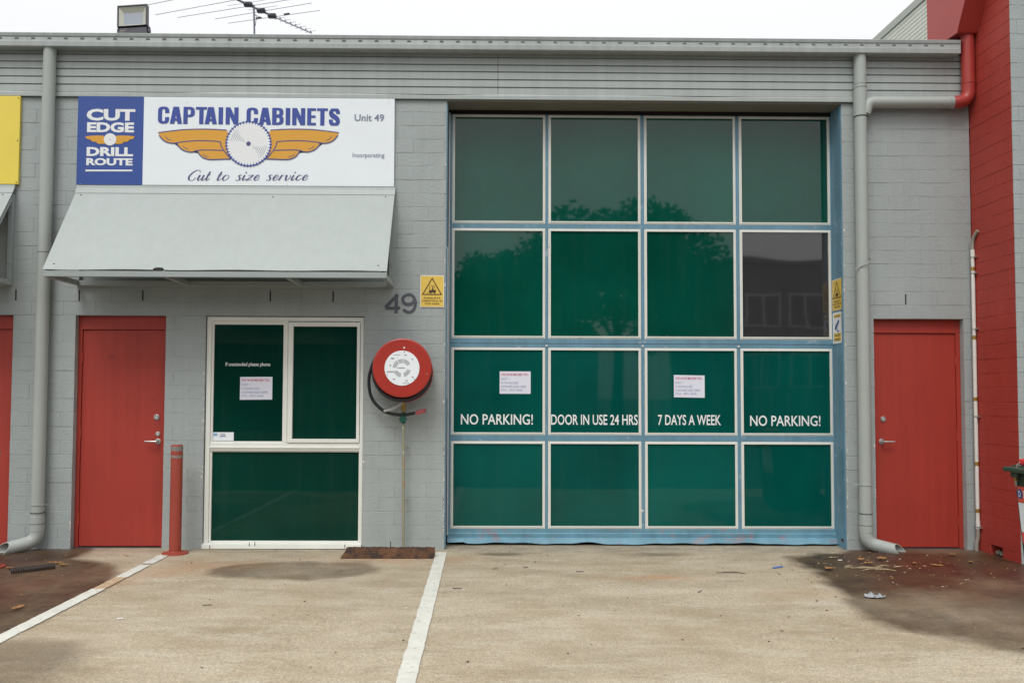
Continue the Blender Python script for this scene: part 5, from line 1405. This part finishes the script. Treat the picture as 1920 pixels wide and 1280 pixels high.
tag(s.build('dark_twigs', MT['twig']), 'thin dark twigs scattered over the dry concrete', 'twigs', kind='stuff')
# countless crumbs
def crumbs(name, m, n, area, size, label, flat_=.35, dens=None):
    s = MB(); rnd = random.Random(hash(name) % 1000)
    rnd = random.Random(len(name) * 7 + n)
    c = 0
    while c < n:
        x = rnd.uniform(area[0], area[1]); y_ = rnd.uniform(area[2], area[3])
        if dens and rnd.random() > dens(x, y_): continue
        L_ = rnd.uniform(*size); a = rnd.uniform(0, 6.28); w = L_ * rnd.uniform(.25, .7)
        ca, sa = math.cos(a), math.sin(a); h = L_ * flat_ * rnd.uniform(.4, 1)
        P = [(-L_ / 2, 0), (0, -w / 2), (L_ / 2, 0), (0, w / 2)]
        vs = [(x + p * ca - q * sa, y_ + p * sa + q * ca, .001) for p, q in P] + [(x + .1 * L_ * ca, y_ + .1 * L_ * sa, .001 + h)]
        s.add(vs, [(0, 1, 4), (1, 2, 4), (2, 3, 4), (3, 0, 4)]); c += 1
    tag(s.build(name, m, recalc=False), label, 'debris', kind='stuff')
nearR = lambda x, y_: math.exp(-((x - 3.4) / .9) ** 2 - ((y_ + .8) / .6) ** 2) + .08
crumbs('leaf_crumbs', MT['leaf'], 90, (2.3, 4.5, -2.6, -.1), (.008, .028), 'tiny leaf crumbs around the right spout', dens=nearR)
crumbs('pale_crumbs', MT['straw'], 60, (2.3, 4.5, -2.6, -.1), (.006, .030), 'tiny straw crumbs around the right spout', dens=nearR)
crumbs('left_crumbs', MT['leaf'], 45, (-4.3, -2.9, -2.3, -.3), (.008, .030), 'tiny leaf crumbs around the coil spring')
crumbs('dark_crumbs', MT['twig'], 120, (-2.7, 4.4, -3.4, -.1), (.006, .026), 'dark bits of bark scattered on the forecourt')
crumbs('white_crumbs', MT['butt'], 46, (-4.2, 4.3, -3.3, -.15), (.006, .018), 'tiny white scraps scattered on the forecourt')
for (x, y_, a, lb) in ((3.04, -.53, .1, 'white cigarette end on the wet edge near the blue door corner'), (-3.42, -1.95, .0, 'white cigarette end on the dark wet concrete near the left line'), (-2.30, -2.45, .2, 'small white stick on the dry concrete of the left bay')):
    tag(MB().tube([(x - .018 * math.cos(a), y_ - .018 * math.sin(a), .006), (x + .018 * math.cos(a), y_ + .018 * math.sin(a), .006)], .0045, 8).build('cigarette_end', MT['butt']), lb, 'litter', 'cigarette ends')

# ------------------------------------------------------------ across the yard, seen only as reflections in the glass
fb = empty('far_building', (16, -26, 0), 'dark two storey building across the yard, mirrored in the glass panes', 'building')
MB().box(9.6, 34, -36, -25.6, 0, 6.7).build('wall', MT['farwall'], fb)
MB().box(9.5, 34.1, -36, -25.5, 6.7, 6.9).build('roof', MT['farwall'], fb)
for zb, zt in ((4.1, 5.5), (1.7, 3.1)):
    for x in (10.2, 12.1, 14.6, 17.0, 19.4):
        f = MB().box(x, x + 1.5, -25.6, -25.5, zb, zt).build('window', MT['farframe'], fb)
        MB().box(x + .08, x + .70, -25.5, -25.48, zb + .08, zt - .08).build('pane', MT['farglass'], f)
        MB().box(x + .80, x + 1.42, -25.5, -25.48, zb + .08, zt - .08).build('pane', MT['farglass'], f)
fb2 = empty('far_shed', (-6, -30, 0), 'low pale shed across the yard, mirrored in the glass panes', 'building')
MB().box(-24, 5, -40, -30, 0, 3.6).build('wall', MT['farwall2'], fb2)
MB().prismx([(-29.6, 3.6), (-35, 5.2), (-40.4, 3.6)], -24.3, 5.3).build('roof', MT['farwall'], fb2)
for x in (-18, -12, -6, 0):
    MB().box(x, x + 3, -30, -29.95, .0, 2.8).build('roller_door', MT['farwall'], fb2)

def tree(x, y_, h, r, n, label, seedv):
    rnd = random.Random(seedv)
    t = empty('tree', (x, y_, 0), label, 'tree', 'trees across the yard')
    s = MB(); s.tube([(x, y_, -.1), (x + .1, y_, h * .3), (x - .1, y_ + .1, h * .55)], [.3, .22, .14], 10)
    for k in range(7):
        a = rnd.uniform(0, 6.28); e = rnd.uniform(.5, .85) * r
        s.tube([(x, y_, h * rnd.uniform(.3, .5)), (x + e * .5 * math.cos(a), y_ + e * .5 * math.sin(a), h * .62), (x + e * math.cos(a), y_ + e * math.sin(a), h * .8)], [.12, .08, .03], 7)
    s.build('trunk', MT['bark'], t)
    s = MB(); cl = []
    for k in range(90):
        a = rnd.uniform(0, 6.28); u = rnd.random() ** .5 * r * .85; zz = h * .42 + h * .44 * math.sqrt(max(0, 1 - (u / r) ** 2)) * rnd.random() ** .45
        cl.append((x + u * math.cos(a), y_ + u * math.sin(a), zz, rnd.uniform(.16, .3) * r))
    for k in range(n):
        c = cl[rnd.randrange(len(cl))]; d_ = Vector((rnd.gauss(0, 1), rnd.gauss(0, 1), rnd.gauss(0, 1))).normalized() * c[3] * rnd.random() ** .33
        p = Vector(c[:3]) + d_; L_ = rnd.uniform(.10, .22)
        u_ = Vector((rnd.gauss(0, 1), rnd.gauss(0, 1), rnd.gauss(0, 1))).normalized(); w_ = u_.orthogonal().normalized()
        s.add([p - u_ * L_, p + w_ * L_ * .6, p + u_ * L_, p - w_ * L_ * .6], [(0, 1, 2, 3)])
    s.build('crown', MT['foliage'], t, recalc=False)
tree(6.1, -32, 11.5, 5.2, 22000, 'broad tall tree across the yard, mirrored in the middle upper panes', 1)
tree(-3.6, -34, 9.0, 4.4, 12000, 'round tree across the yard, mirrored in the left upper panes', 2)
tree(.8, -33, 9.4, 3.4, 9000, 'smaller tree across the yard standing between two larger ones', 5)
tree(13.0, -44, 9.6, 4.6, 5000, 'tree behind the far dark building, mirrored in the right panes', 3)
tree(-12, -36, 8.6, 5.0, 5000, 'tree across the yard mirrored in the white-framed window', 4)
